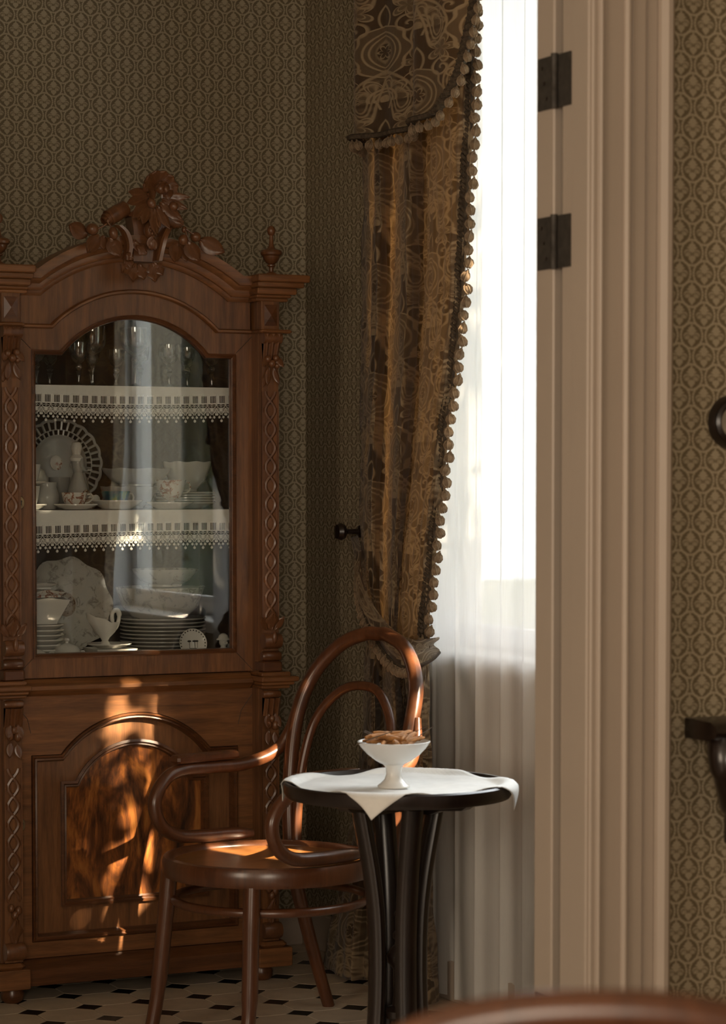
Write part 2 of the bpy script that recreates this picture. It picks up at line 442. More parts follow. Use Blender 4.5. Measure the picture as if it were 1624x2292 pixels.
def spline(P, n):
    """Catmull-Rom through P, n samples per span"""
    P = [Vector(p) for p in P]; out = []
    for i in range(len(P) - 1):
        p0 = P[i - 1] if i else P[0] * 2 - P[1]; p1 = P[i]; p2 = P[i + 1]
        p3 = P[i + 2] if i + 2 < len(P) else P[-1] * 2 - P[-2]
        for k in range(n):
            t = k / n
            out.append(0.5 * ((2 * p1) + (p2 - p0) * t + (2 * p0 - 5 * p1 + 4 * p2 - p3) * t * t + (3 * p1 - p0 - 3 * p2 + p3) * t ** 3))
    out.append(P[-1]); return out
def crv(P, t):
    n = len(P) - 1; x = max(0, min(n - 1e-6, t * n)); i = int(x); t = x - i
    p1, p2 = P[i], P[i + 1]
    p0 = P[i - 1] if i else 2 * p1 - p2
    p3 = P[i + 2] if i + 2 <= n else 2 * p2 - p1
    return 0.5 * ((2 * p1) + (p2 - p0) * t + (2 * p0 - 5 * p1 + 4 * p2 - p3) * t * t + (3 * p1 - p0 - 3 * p2 + p3) * t ** 3)

# ================================================================ the rooms
YW, XW = 7.02, 3.233                           # back wall, window wall
YN0, YN1 = 4.164, 4.262                        # dividing wall, near and far face
CEIL = 3.6
WY0, WY1, WZ0, WZ1 = 4.28, 6.365, 0.93, 3.15   # window opening
XO = 3.47
struct(MB().box(-2.6, 3.6, YW, YW + 0.2, 0, CEIL).build('wall_back', 'wp_back', smooth=False), 'far wall papered in olive drop-and-fleur pattern behind the cabinet')
wr = MB()
wr.box(XW, XO, 4.2, WY0, 0, CEIL).box(XW, XO, WY1, YW + 0.01, 0, CEIL).box(XW, XO, WY0, WY1, 0, WZ0).box(XW, XO, WY0, WY1, WZ1, CEIL)
struct(wr.build('wall_right', 'wp_right', smooth=False), 'papered wall around the tall window, in shade')
wn = MB()
wn.box(2.505, 3.6, YN0, YN1, 0, CEIL).box(-2.6, 0.0, YN0, YN1, 0, CEIL).box(0.0, 2.505, YN0, YN1, 3.0, CEIL)
struct(wn.build('wall_divider', 'wp_near', smooth=False), 'near papered wall beside the white door casing')
struct(MB().box(-2.8, -2.6, -2.0, YW + 0.2, 0, CEIL).build('wall_left', 'wp_right', smooth=False))
struct(MB().box(3.4, 3.6, -2.0, 4.2, 0, CEIL).build('wall_near_right', 'wp_right', smooth=False))
struct(MB().box(-2.6, 3.6, -2.0, -1.85, 0, CEIL).build('wall_front', 'wp_near', smooth=False))
struct(MB().box(-2.8, 3.6, -2.0, YW + 0.2, CEIL, CEIL + 0.1).build('ceiling', 'plaster', smooth=False))
fl = struct(MB().box(-2.8, 3.6, -2.0, YW + 0.2, -0.1, -0.004).build('floor', 'grout', smooth=False), 'cream octagon tile floor with small black insets')
TP = 0.158; TX, TY = 2.319, 6.418; CT = 0.040   # tile pitch, phase, half diagonal of the black inset
def octa(mb, cx, cy):
    h, g = TP / 2, 0.0012; c = CT
    P = [(-h + c, -h + g), (h - c, -h + g), (h - g, -h + c), (h - g, h - c), (h - c, h - g), (-h + c, h - g), (-h + g, h - c), (-h + g, -h + c)]
    v = [(cx + x, cy + y, -0.006) for x, y in P] + [(cx + x, cy + y, -0.0008) for x, y in P] + [(cx + x * .985, cy + y * .985, 0.0) for x, y in P]
    f = [tuple(range(16, 24))] + [(k * 8 + i, k * 8 + (i + 1) % 8, k * 8 + 8 + (i + 1) % 8, k * 8 + 8 + i) for k in (0, 1) for i in range(8)]
    return mb.add(v, f)
def inset(mb, cx, cy):
    c = CT - 0.002; P = [(-c, 0), (0, -c), (c, 0), (0, c)]
    v = [(cx + x, cy + y, -0.006) for x, y in P] + [(cx + x, cy + y, -0.0004) for x, y in P]
    return mb.add(v, [(4, 5, 6, 7)] + [(i, (i + 1) % 4, 4 + (i + 1) % 4, 4 + i) for i in range(4)])
om = octa(MB(), 0, 0).mesh('tile', 'tile', False); im = inset(MB(), 0, 0).mesh('tile_inset', 'tile_black', False)
far_t, far_i = MB(), MB()
for i in range(-32, 6):
    for j in range(-16, 5):
        x, y = TX + i * TP, TY + j * TP
        if y > YW - TP * 0.4 or x > XW or y < YN1 - 0.2: continue
        near = -5 <= i <= 5 and j >= -12
        if near:
            link('tile', om, fl, (x + TP / 2, y + TP / 2, 0)); link('tile_inset', im, fl, (x, y, 0))
        else: octa(far_t, x + TP / 2, y + TP / 2); inset(far_i, x, y)
tag(far_t.build('tile_field', 'tile', fl, False), None, kind='stuff'); tag(far_i.build('inset_field', 'tile_black', fl, False), None, kind='stuff')
struct(MB().box(-2.6, 3.4, -1.85, YN0 - 0.02, -0.02, 0.001).build('floor_near', 'parquet', smooth=False), 'brown wooden floor of the near room')
# ---- window: reveal, sill, casement frame, panes
wd = thing('window_1', None, None, (0, 0, 0)); wd['kind'] = 'structure'; wd['label'] = 'tall white casement window behind the sheer curtain'
rv = MB()
rv.box(XW - 0.002, XO, WY1 - 0.012, WY1 + 0.0, WZ0, WZ1).box(XW - 0.002, XO, WY0, WY0 + 0.012, WZ0, WZ1).box(XW - 0.002, XO, WY0, WY1, WZ1 - 0.012, WZ1)
rv.build('reveal_lining', 'white', wd, False)
MB().box(XW - 0.004, XO - 0.03, WY0, WY1, WZ0 - 0.03, WZ0 + 0.008, 0.003).build('window_sill', 'white', wd, False)
def bar(y0, y1, z0, z1, n='frame_bar', d=0.05): MB().box(XO - 0.03 - d, XO - 0.03, y0, y1, z0, z1, 0.006).build(n, 'white', wd, False)
bar(WY0 + .012, WY0 + .05, WZ0, WZ1, 'frame_post'); bar(WY1 - .07, WY1 - .012, WZ0, WZ1, 'frame_post'); ym = (WY0 + WY1) / 2
bar(ym - 0.045, ym + 0.045, WZ0, WZ1, 'mullion'); bar(WY0, WY1, WZ0 + .012, WZ0 + 0.07, 'frame_rail'); bar(WY0, WY1, WZ1 - 0.07, WZ1 - .012, 'frame_rail'); bar(WY0, WY1, 2.84, 2.92, 'transom')
for y0, y1 in ((WY0 + .05, ym - .045), (ym + .045, WY1 - .07)):
    for z0, z1 in ((WZ0 + .07, 2.84), (2.92, WZ1 - .07)):
        MB().box(XO - 0.056, XO - 0.052, y0, y1, z0, z1).build('pane', 'glass', wd, False)
# latch beads seen through the voile
MB().tube([(3.30, WY1 - .02, 1.22), (3.42, WY1 - .02, 1.22)], 0.006, 8).ell((3.36, WY1 - .02, 1.30), (.01, .008, .02)).build('window_latch', 'iron', wd)
# ---- outside
struct(MB().box(XO, 60, -40, 50, -0.9, -0.8).build('ground', 'grass', smooth=False), 'lawn outside the window')
# ---- baseboards
struct(MB().box(XW - 0.018, XW, YN1 + .02, YW, 0, 0.11, 0.004).build('baseboard_right', 'cream', smooth=False))
struct(MB().box(-2.6, XW - .018, YW - 0.018, YW, 0, 0.11, 0.004).build('baseboard_back', 'cream', smooth=False))
# ---- door casing, jamb, leaf
cs = struct(thing('trim_1', None, None)); cs['label'] = 'cream painted door casing with stepped mouldings'
def stile(name, x0, x1, y0, y1, b=0.003, z1=3.0): return MB().box(x0, x1, y0, y1, 0, z1, b).build(name, 'cream', cs, False)
stile('jamb', 2.500, 2.53, 4.150, YN1)
stile('casing_board', 2.512, 2.640, 4.146, 4.166)
stile('casing_bead', 2.563, 2.577, 4.132, 4.148, 0.005)
stile('casing_band', 2.577, 2.612, 4.138, 4.150, 0.004)
stile('casing_hollow', 2.612, 2.640, 4.142, 4.150, 0.004)
stile('casing_backband', 2.638, 2.667, 4.120, 4.166, 0.010)
stile('casing_fillet', 2.512, 2.520, 4.140, 4.150, 0.003)
stile('jamb_stop', 2.494, 2.506, 4.155, 4.215, 0.003)
MB().box(0.0, 2.53, 4.15, YN1, 2.96, 3.0).build('head_jamb', 'cream', cs, False)
MB().box(-0.12, 2.667, 4.13, 4.166, 2.98, 3.14, 0.006).build('head_casing', 'cream', cs, False)
MB().box(-0.03, 0.005, 4.15, YN1, 0, 3.0).build('jamb', 'cream', cs, False); MB().box(-0.12, 0.0, 4.14, 4.166, 0, 3.0, 0.006).build('casing_board', 'cream', cs, False)
dl = struct(thing('door_1', None, None, (2.496, 4.266, 0))); dl['label'] = 'open cream door leaf folded back behind the casing, seen edge-on'
MB().box(0, 0.69, 0.020, 0.088, 0.01, 2.94, 0.003).build('leaf', 'cream', dl, False)
MB().box(0.34, 0.69, 0, 0.0205, 0.01, 2.94).build('leaf_rebate', 'cream', dl, False)
for z0, z1 in ((0.25, 1.0), (1.15, 2.75)): MB().box(0.1, 0.6, 0.088, 0.096, z0, z1, 0.004).build('leaf_panel', 'cream', dl, False)
for zc in (2.16, 1.855, 0.35):
    h = MB().box(-0.0035, 0.001, 0.020, 0.076, zc - 0.05, zc + 0.05).box(-0.0005, 0.0035, -0.040, 0.02, zc - 0.05, zc + 0.05)
    ho = h.build('hinge', 'iron', dl, False)
    MB().lathe([(0.007, zc - 0.052), (0.007, zc - .018), (.0062, zc - .017), (0.0062, zc + .017), (.007, zc + .018), (0.007, zc + 0.052)], 10, (-0.006, 0.008, 0)).build('hinge_knuckle', 'iron', ho)
    for dz in (-0.03, 0.0, 0.03): MB().ell((-0.004, 0.050 + dz * .3, zc + dz), (.001, .004, .004), 8, 4).build('screw', 'ebony', ho)

# ================================================================ china cabinet
CX, CY = 2.52, 6.585
cab = thing('china_cabinet', 'carved walnut china cabinet with arched glass door, fretwork pilasters and fruit crest', 'cabinet', (CX, CY, 0))
def archpath(hw, zb, zs, hs, zt, n=22, bottom=True):
    """rectangle with flat shoulders and a round arch; counter path runs left-bottom, up, over, right-bottom"""
    r = zt - zs; R = (hs * hs + r * r) / (2 * r); a = math.asin(min(1, hs / R))
    P = [(-hw, zb)] if bottom else []
    P += [(-hw, zs)]
    P += [(R * math.sin(-a + 2 * a * i / n), zt - R + R * math.cos(-a + 2 * a * i / n)) for i in range(n + 1)]
    P += [(hw, zs)]
    if bottom: P += [(hw, zb)]
    return P
NA = 22
# carcass
cc = MB()
for s in (-1, 1): cc.box(min(s * .352, s * .378), max(s * .352, s * .378), 0.004, 0.40, 0.045, 1.90)
cc.box(-.352, .352, .388, .40, .045, 1.9)
cc.build('carcass', 'wood_z', cab, False)
ins = MB().box(-.351, .351, .380, .387, .88, 1.89)
for s in (-1, 1): ins.box(min(s * .345, s * .351), max(s * .345, s * .351), .02, .38, .88, 1.89)
ins.box(-.345, .345, .0, .38, 1.885, 1.893); ins.build('lining', 'inside', cab, False)
MB().box(-.352, .352, .02, .388, .868, .905).build('cabinet_floor', 'wood_x', cab, False)
MB().box(-.378, .378, 0.0, .40, 1.893, 1.915).build('top_board', 'wood_dark', cab, False)
for s in (-1, 1):
    for y in (-0.02, 0.35):
        MB().lathe([(.022, 0), (.030, .008), (.032, .024), (.026, .042), (.024, .046)], 14, (s * .365, y, 0)).build('foot', 'wood_dark', cab)
# plinth
pl = MB().sweep([(-.335, .043), (.335, .043)], [(0, .02), (0, -.045), (.044, -.045), (.050, -.036), (.056, -.030), (.065, -.018), (.065, .02)])
pl.build('plinth', 'wood_dark', cab)
for x0, x1 in ((.35, .40), (-.40, -.35)): MB().box(x0, x1, .02, .40, .043, .105, .004).build('plinth_return', 'wood_dark', cab, False)
for s in (-1, 1):
    x0, x1 = sorted((s * .332, s * .434))
    MB().box(x0, x1, -.082, .05, .043, .096, .003).build('plinth_block', 'wood_x', cab, False)
    MB().box(x0 + .012, x1 - .012, -.074, .05, .095, .113, .008).build('plinth_step', 'wood_x', cab, False)
# lower door
dr = MB()
p0 = archpath(.348, .110, .8205, .20, .8206); p1 = archpath(.302, .153, .660, .218, .766); p2 = archpath(.213, .245, .582, .172, .688)
dr.strip(p0, p1, -.002, .02, True)
ld = dr.build('lower_door', 'wood_x', cab, False)
MB().strip(p1, p2, .014, .024, True).build('sunk_field', 'wood_z', ld, False)
MB().plate(p2, .016, .026).build('burl_panel', 'burl', ld, False)
mold = [(0, .016), (-.002, -.008), (-.006, -.012), (-.010, -.006), (-.014, -.008), (-.019, .004), (-.021, .016)]
MB().sweep(p1, mold, True).build('raised_moulding', 'wood_dark', ld)
MB().sweep(p2, [(.0, .022), (.003, .002), (-.004, .000), (-.008, .006), (-.012, .004), (-.016, .016)], True).build('panel_moulding', 'wood_dark', ld)
def escutcheon(parent, x, z, y=-.003):
    e = MB().lathe([(0.0001, -.002), (.0085, -.002), (.010, 0), (.010, .002)], 20, (0, 0, 0), 'y')
    for k, p in enumerate(e.v): e.v[k] = (p[0] + x, y + p[1] - .001, z + p[2] * 1.75)
    eo = e.build('escutcheon', 'brass', parent)
    MB().lathe([(0.0001, -.001), (.0028, -.001), (.0028, .0005)], 10, (x, y - .003, z + .004), 'y').box(x - .0015, x + .0015, y - .004, y - .0025, z - .007, z + .004).build('keyhole', 'ink', eo)
escutcheon(ld, -.330, .474); MB().box(-.352, -.349, -.003, .0, .113, .805).build('door_gap', 'ink', ld, False)
# mitre lines of the lower door frame
for s in (-1, 1):
    MB().tube([(s * .348, -.0022, .805), (s * .312, -.0022, .758), (s * .303, -.0022, .72)], .0008, 4).build('mitre_joint', 'ink', ld)
# waist
MB().sweep([(-.335, .820), (.335, .820)], [(0, .02), (0, -.012), (.006, -.018), (.012, -.030), (.018, -.036), (.028, -.036), (.036, -.022), (.044, -.012), (.046, .02)]).build('waist_moulding', 'wood_x', cab)
# upper door
d0 = archpath(.348, .868, 1.806, .237, 1.906); d1 = archpath(.295, .922, 1.748, .213, 1.848)
ud = MB().strip(d0, d1, -.004, .020, True).build('glazed_door', 'wood_z', cab, False)
MB().sweep(d1, [(0.001, .012), (.001, -.010), (-.003, -.012), (-.007, -.006), (-.010, -.004), (-.012, .004), (-.012, .012)], True).build('glazing_bead', 'wood_dark', ud)
MB().plate(d1, .008, .011).build('glass_pane', 'vitrine', ud, False)
escutcheon(ud, -.328, 1.340, -.005)
for x0, x1 in ((-.352, -.349), (.349, .352)): MB().box(x0, x1, -.004, .0, .868, 1.806).build('door_gap', 'ink', ud, False)
for s in (-1, 1):
    for za, zb in ((1.80, 1.752), (.87, .92)): MB().tube([(s * .347, -.0042, za), (s * .298, -.0042, zb)], .0007, 4).build('mitre_joint', 'ink', ud)
# frieze and cornice
q0 = archpath(.340, 0, 1.810, .240, 1.910, NA, False); q1 = archpath(.340, 0, 1.905, .275, 2.003, NA, False)
MB().strip(q0, q1, -.006, .03).build('frieze', 'wood_z', cab, False)
MB().sweep(q0, [(-.004, .02), (-.004, -.012), (-.001, -.018), (.004, -.018), (.008, -.012), (.009, .02)]).build('arch_bead', 'wood_x', cab)
cp = archpath(.335, 0, 1.893, .272, 1.992, 26, False)
MB().sweep(cp, [(0, .03), (0, -.012), (.006, -.018), (.012, -.020), (.013, -.028), (.020, -.034), (.030, -.036), (.036, -.048), (.042, -.052), (.043, -.060), (.052, -.064), (.068, -.066), (.070, -.04), (.070, .03)]).build('cornice', 'wood_x', cab)
for k, (zz, dp) in enumerate(((1.90, .34),)):
    MB().strip(archpath(.335, 0, 1.90, .27, 2.0, NA, False), archpath(.335, 0, 1.955, .26, 2.055, NA, False), .03, .10).build('pediment_back', 'wood_dark', cab, False)
# posts
XM = MB().box(-.0062, .0062, -.001, .001, -.0013, .0013).box(-.0013, .0013, -.001, .001, -.0095, .0095).mesh('cross_inlay', 'ebony', False)
def inlay(parent):
    for p in crosses: link('cross_inlay', XM, parent, p)
    crosses.clear()
crosses = []
def fret(mb, x, y, z0, z1, hw=.017, pitch=.052):
    n = max(2, round((z1 - z0) / pitch)); L = (z1 - z0) / n; st = 10
    for ph in (0, PI):
        pts = [(x + hw * .82 * math.cos(PI * k / st + ph), y - .003 - .0012 * math.cos(2 * PI * k / st * .5 + ph), z0 + L * k / st) for k in range(n * st + 1)]
        mb.tube(pts, .0046, 4, flat=.55)
    for k in range(n):
        zc = z0 + L * (k + .5)
        crosses.append((x, y - .0016, zc))
        for s in (-1, 1): mb.ell((x + s * hw * .98, y - .001, z0 + L * k), (.004, .003, .009), 6, 4)
    for s in (-1, 1): mb.box(min(x + s * .021, x + s * .025), max(x + s * .021, x + s * .025), y - .003, y + .002, z0, z1)
    return mb
def leafmesh(L, W, curl=.3, thick=.15, lobes=0, veins=5, seg=10):
    """leaf from the origin along +z, face to -y, bent towards -y at the tip"""
    mb = MB(); v = []; f = []; nu = 6
    for j in range(seg + 1):
        t = j / seg
        wv = W * math.sin(PI * min(1, t * .97 + .03)) ** .75 * (1 - .25 * t)
        if veins == 1: wv = W * min(1, .25 + t * 1.7) * math.sqrt(max(.02, 1 - max(0, (t - .55) / .45) ** 2))
        if lobes: wv *= 1 + .22 * math.cos(t * PI * 2 * lobes)
        for i in range(nu + 1):
            s = i / nu * 2 - 1
            y = -thick * W * (1 - s * s) + thick * W * .5 * (abs(s) < .2) - curl * L * t * t - .09 * W * math.cos((t - abs(s) * .25) * PI * 2 * veins) * (abs(s) > .1)
            v.append((s * wv, y, L * t))
    for j in range(seg):
        for i in range(nu):
            a = j * (nu + 1) + i; f.append((a, a + 1, a + nu + 2, a + nu + 1))
    n = len(v)
    v += [(p[0] * .96, p[1] + thick * W * .9, p[2]) for p in v]
    f += [tuple(n + i for i in q[::-1]) for q in f]
    for j in range(seg):
        a, b = j * (nu + 1), (j + 1) * (nu + 1); f.append((a, b, b + n, a + n)); a += nu; b += nu; f.append((a, a + n, b + n, b))
    return mb.add(v, f)
LM = {}
def leaf(parent, x, y, z, ang, L, W, tilt=0.0, curl=.3, lobes=0, name='leaf', veins=5):
    """ang: direction in the xz plane, degrees anticlockwise from straight up; tilt leans the tip to the front"""
    k = (round(L, 3), round(W, 3), curl, lobes, veins)
    if k not in LM: LM[k] = leafmesh(L, W, curl, .18, lobes, veins).mesh('leaf', 'carving')
    o = link(name, LM[k], parent, (x, y, z))
    o.rotation_mode = 'QUATERNION'
    o.rotation_quaternion = (Matrix.Rotation(math.radians(-ang), 3, 'Y') @ Matrix.Rotation(math.radians(tilt), 3, 'X')).to_quaternion()
    return o
EL = {}
def fruit(parent, x, y, z, rx, rz=None, name='fruit', ang=0, ry=None):
    rz = rz or rx; ry = ry or rx; k = (round(rx, 4), round(ry, 4), round(rz, 4))
    if k not in EL: EL[k] = MB().ell((0, 0, 0), (rx, ry, rz), 14, 9).mesh('fruit', 'carving')
    return link(name, EL[k], parent, (x, y, z), (0, math.radians(-ang), 0))
for s in (-1, 1):
    px = s * .374; PY = -.065
    up = MB().box(min(s * .346, s * .405), max(s * .346, s * .405), -.045, .02, .86, 1.893).box(px - .025, px + .025, PY, -.04, .92, 1.81).build('pilaster', 'wood_z', cab, False)
    fo = fret(MB(), px, PY, 1.02, 1.645).build('fretwork', 'carving', up); inlay(up)
    # scroll capital with a hanging bunch of fruit
    MB().lathe([(.0001, -.027), (.016, -.027), (.016, .027), (.0001, .027)], 14, (px, PY - .012, 1.792), 'x').build('scroll', 'carving', up)
    MB().grid(lambda a, b: (px + (a - .5) * (.054 - .010 * b), PY - .026 + .022 * b + .004 * math.cos(a * 6 * PI), 1.803 - .075 * b), 24, 8).grid(lambda a, b: (px + (a - .5) * (.054 - .010 * b), PY - .0, 1.803 - .075 * b), 2, 2).build('acanthus', 'carving', up)
    leaf(up, px - .012, PY - .014, 1.742, 150, .036, .011, 5); leaf(up, px + .012, PY - .014, 1.742, -150, .036, .011, 5)
    for (dx, dz, r) in ((-.013, 1.734, .010), (.012, 1.737, .010), (0, 1.722, .011), (.015, 1.716, .008)): fruit(up, px + dx, PY - .014, dz, r)
    leaf(up, px - .006, PY - .008, 1.712, 170, .052, .010, 3, .12); leaf(up, px + .008, PY - .008, 1.71, -165, .048, .010, 3, .12); leaf(up, px - .014, PY - .006, 1.69, 160, .035, .008, 3, .1)
    # foot of the upper pilaster
    leaf(up, px, PY - .006, .985, 0, .055, .020, 8, .25, 2); leaf(up, px - .012, PY - .004, .985, 32, .045, .012, 6, .2); leaf(up, px + .012, PY - .004, .985, -32, .045, .012, 6, .2)
    MB().lathe([(.0001, -.026), (.020, -.026), (.022, -.02), (.022, .02), (.020, .026), (.0001, .026)], 16, (px, PY - .008, .955), 'x').ell((px, PY - .03, .965), (.008, .006, .018)).build('scroll', 'carving', up)
    MB().lathe([(.001, -.028), (.012, -.028), (.015, -.022), (.015, .022), (.012, .028), (.001, .028)], 14, (px, PY - .002, .912), 'x').box(px - .029, px + .029, PY - .018, -.02, .868, .898, .004).build('base_roll', 'wood_dark', up)
    # frieze block
    fb = MB().box(px - .027, px + .027, PY - .004, 0, 1.815, 1.895, .002).build('frieze_block', 'wood_z', cab, False)
    MB().add([(px - .019, PY - .005, 1.826), (px + .019, PY - .005, 1.826), (px + .019, PY - .005, 1.884), (px - .019, PY - .005, 1.884), (px, PY - .010, 1.855)], [(0, 1, 4), (1, 2, 4), (2, 3, 4), (3, 0, 4)]).build('diamond_point', 'wood_dark', fb, False)
    MB().box(px - .036, px + .062 if s > 0 else px + .036, PY - .016, 0, 1.806, 1.816, .004).build('bead', 'wood_x', fb, False) if s > 0 else MB().box(px - .062, px + .036, PY - .016, 0, 1.806, 1.816, .004).build('bead', 'wood_x', fb, False)
    cp_ = MB(); steps = ((1.893, 1.903, .040, .010), (1.903, 1.912, .046, .018), (1.912, 1.930, .058, .030), (1.930, 1.945, .075, .042), (1.945, 1.965, .088, .052))
    for z0, z1, e, fw in steps:
        x0, x1 = (px - .036 - e * .22, px + .012 + e) if s > 0 else (px - .012 - e, px + .036 + e * .22)
        cp_.box(x0, x1, PY - fw, .30, z0, z1, .003)
    cp_.build('post_cap', 'wood_x', cab, False)
    MB().lathe([(.018, 0), (.0185, .005), (.014, .010), (.007, .013), (.006, .022), (.007, .026), (.012, .029), (.012, .032), (.008, .034), (.015, .038), (.022, .048), (.024, .056), (.0295, .060), (.031, .066), (.028, .072), (.013, .077), (.008, .083), (.0055, .100), (.005, .113), (.009, .116), (.0118, .124), (.0118, .131), (.008, .138), (.0003, .1415)], 22, (s * .394, -.03, 1.965)).build('finial', 'carving', cab)
    # waist block
    wb = MB()
    for z0, z1, e in ((.822, .832, -.006), (.832, .842, .004), (.842, .856, .014), (.856, .868, -.004)):
        x0, x1 = sorted((s * (.338 - e * .4), s * (.432 + e)))
        wb.box(x0, x1, PY - .025 - e, .02, z0, z1, .003)
    wb.build('waist_block', 'wood_x', cab, False)
    # lower pilaster
    lp = MB().box(min(s * .346, s * .405), max(s * .346, s * .405), -.045, .02, .11, .822).box(px - .025, px + .025, PY, -.04, .115, .82).build('pilaster', 'wood_z', cab, False)
    fret(MB(), px, PY, .285, .635).build('fretwork', 'carving', lp); inlay(lp)
    MB().lathe([(.001, -.026), (.009, -.026), (.011, -.02), (.011, .02), (.009, .026), (.001, .026)], 12, (px, PY - .006, .806), 'x').build('collar', 'carving', lp)
    MB().grid(lambda a, b: (px + (a - .5) * .050, PY - .022 + .014 * b + .005 * math.cos(a * 6 * PI), .796 - .05 * b), 24, 6).grid(lambda a, b: (px + (a - .5) * .05, PY, .796 - .05 * b), 2, 2).build('acanthus', 'carving', lp)
    leaf(lp, px - .010, PY - .010, .752, 165, .04, .012, 4); leaf(lp, px + .010, PY - .010, .752, -165, .04, .012, 4)
    for (dx, dz, r) in ((-.011, .722, .010), (.010, .720, .011), (0, .738, .009)): fruit(lp, px + dx, PY - .010, dz, r, r * 1.3)
    leaf(lp, px - .008, PY - .006, .705, 172, .042, .011, 4, .15); leaf(lp, px + .009, PY - .006, .70, -170, .042, .011, 4, .15)
    for (dx, dz, r) in ((-.010, .262, .009), (.010, .255, .010), (0, .243, .010)): fruit(lp, px + dx, PY - .008, dz, r, r * 1.3)
    leaf(lp, px, PY - .006, .165, 0, .075, .021, 6, .15, 2)
    MB().lathe([(.001, -.027), (.022, -.027), (.024, -.02), (.024, .02), (.022, .027), (.001, .027)], 16, (px, PY - .004, .145), 'x').build('scroll', 'carving', lp)
# crest: coordinates on a drawing grid of the carving
def g(a, b): return (-.2411 + a * .000301, 2.2497 - b * .0002827)
cr = MB().plate([g(*p) for p in ((640, 480), (700, 500), (720, 640), (715, 920), (960, 920), (985, 700), (1050, 490), (860, 380))], -.062, -.01).build('crest', 'carving', cab, False)
def gl(a, b, ang, L, W, y=-.075, tilt=8, curl=.25, lobes=0, name='leaf', veins=5):
    x, z = g(a, b); return leaf(cr, x, y, z, ang, L * .00032, W * .00036, tilt, curl, lobes, name, veins)
def gf(a, b, rx, rz=None, y=-.085, name='fruit', ang=0):
    x, z = g(a, b); return fruit(cr, x, y, z, rx * .00029, (rz or rx) * .00029, name, ang)
# ribbons and rolled scrolls
def ribbon(P, w):
    pts = spline([(g(*p)[0], y, g(*p)[1]) for (p, y) in P], 6)
    mb = MB(); v = []; f = []
    for p in pts: v += [(p.x - w, p.y + .004, p.z), (p.x - w * .7, p.y - .006, p.z), (p.x, p.y - .002, p.z), (p.x + w * .7, p.y - .006, p.z), (p.x + w, p.y + .004, p.z), (p.x, p.y + .02, p.z)]
    n = len(pts)
    for i in range(n - 1):
        for k in range(6): f.append((i * 6 + k, i * 6 + (k + 1) % 6, i * 6 + 6 + (k + 1) % 6, i * 6 + 6 + k))
    f += [tuple(range(6)), tuple(range(n * 6 - 6, n * 6))]
    return mb.add(v, f).build('ribbon', 'carving', cr)
ribbon([((560, 590), -.075), ((620, 660), -.080), ((655, 780), -.078), ((645, 905), -.070)], .013)
ribbon([((1040, 590), -.075), ((990, 680), -.080), ((965, 780), -.078), ((945, 910), -.070)], .012)
def roll(a, b, L, r, tw):
    x, z = g(a, b); mb = MB().lathe([(r * .3, 0), (r * .55, .0), (r * .55, L * .1), (r * .8, L * .1), (r * .8, L * .22), (r, L * .22), (r * 1.02, L * .6), (r * .95, L), (.001, L)], 18, (0, 0, 0), 'x')
    o = mb.build('scroll_roll', 'carving', cr); o.location = (x, -.075, z); o.rotation_euler = (0, math.radians(tw), math.radians(12 if L > 0 else -12)); return o
roll(415, 560, .080, .022, -30); roll(1170, 555, -.066, .020, 22)
# big open flower
for a in (-75, -45, -15, 15, 45, 78, 112, -108): gl(922 + 22 * math.sin(math.radians(a)), 238 - 18 * math.cos(math.radians(a)), -a, 150 if abs(a) < 100 else 110, 66, -.080 - .004 * (abs(a) % 30 > 10), 12, .28, 0, 'petal', 1)
for a in (-60, -20, 20, 60): gl(925, 240, -a, 85, 42, -.100, 30, .3, 0, 'petal', 1)
gf(930, 235, 48, 52, -.100, 'flower_heart'); gf(955, 245, 26, 36, -.118, 'flower_eye')
# star of long leaves
for a, b, an, L, W in ((830, 280, 92, 230, 42), (830, 310, 108, 260, 48), (820, 360, 132, 240, 50), (840, 370, 152, 230, 46), (870, 400, 178, 270, 50), (905, 390, -158, 230, 44), (930, 360, -132, 250, 50), (950, 330, -112, 230, 44), (960, 300, -92, 230, 38), (880, 420, -172, 180, 40), (800, 420, 140, 160, 44), (1010, 420, -140, 190, 44)): gl(a, b, an, L, W, -.090, 10, .2, 0, 'leaf', 3)
gf(815, 385, 42, 50, -.118, 'bud', 20); gf(1035, 400, 46, 46, -.112, 'bud', -30)
gf(855, 625, 62, 82, -.078, 'pod')
for k, (a, b) in enumerate(((828, 600), (858, 590), (886, 605), (835, 632), (866, 628), (892, 640), (848, 660), (876, 664))): gf(a, b, 15, 17, -.098, 'berry')
gf(862, 752, 48, 62, -.082, 'rosebud'); gl(835, 800, -10, 110, 36, -.088, 4); gl(895, 810, 20, 100, 34, -.088, 4)
gl(820, 850, 60, 120, 40, -.08, 5, .2, 2); gl(740, 830, 25, 110, 34, -.078, 5, .2, 2)
for a, b, an, L, W, lb in ((700, 930, 128, 165, 62, 3), (720, 950, 165, 165, 52, 3), (760, 950, -170, 140, 50, 3), (880, 935, -178, 170, 58, 3), (900, 930, -150, 130, 50, 3), (700, 900, 60, 90, 40, 2)): gl(a, b, an, L, W, -.072, 8, .2, lb)
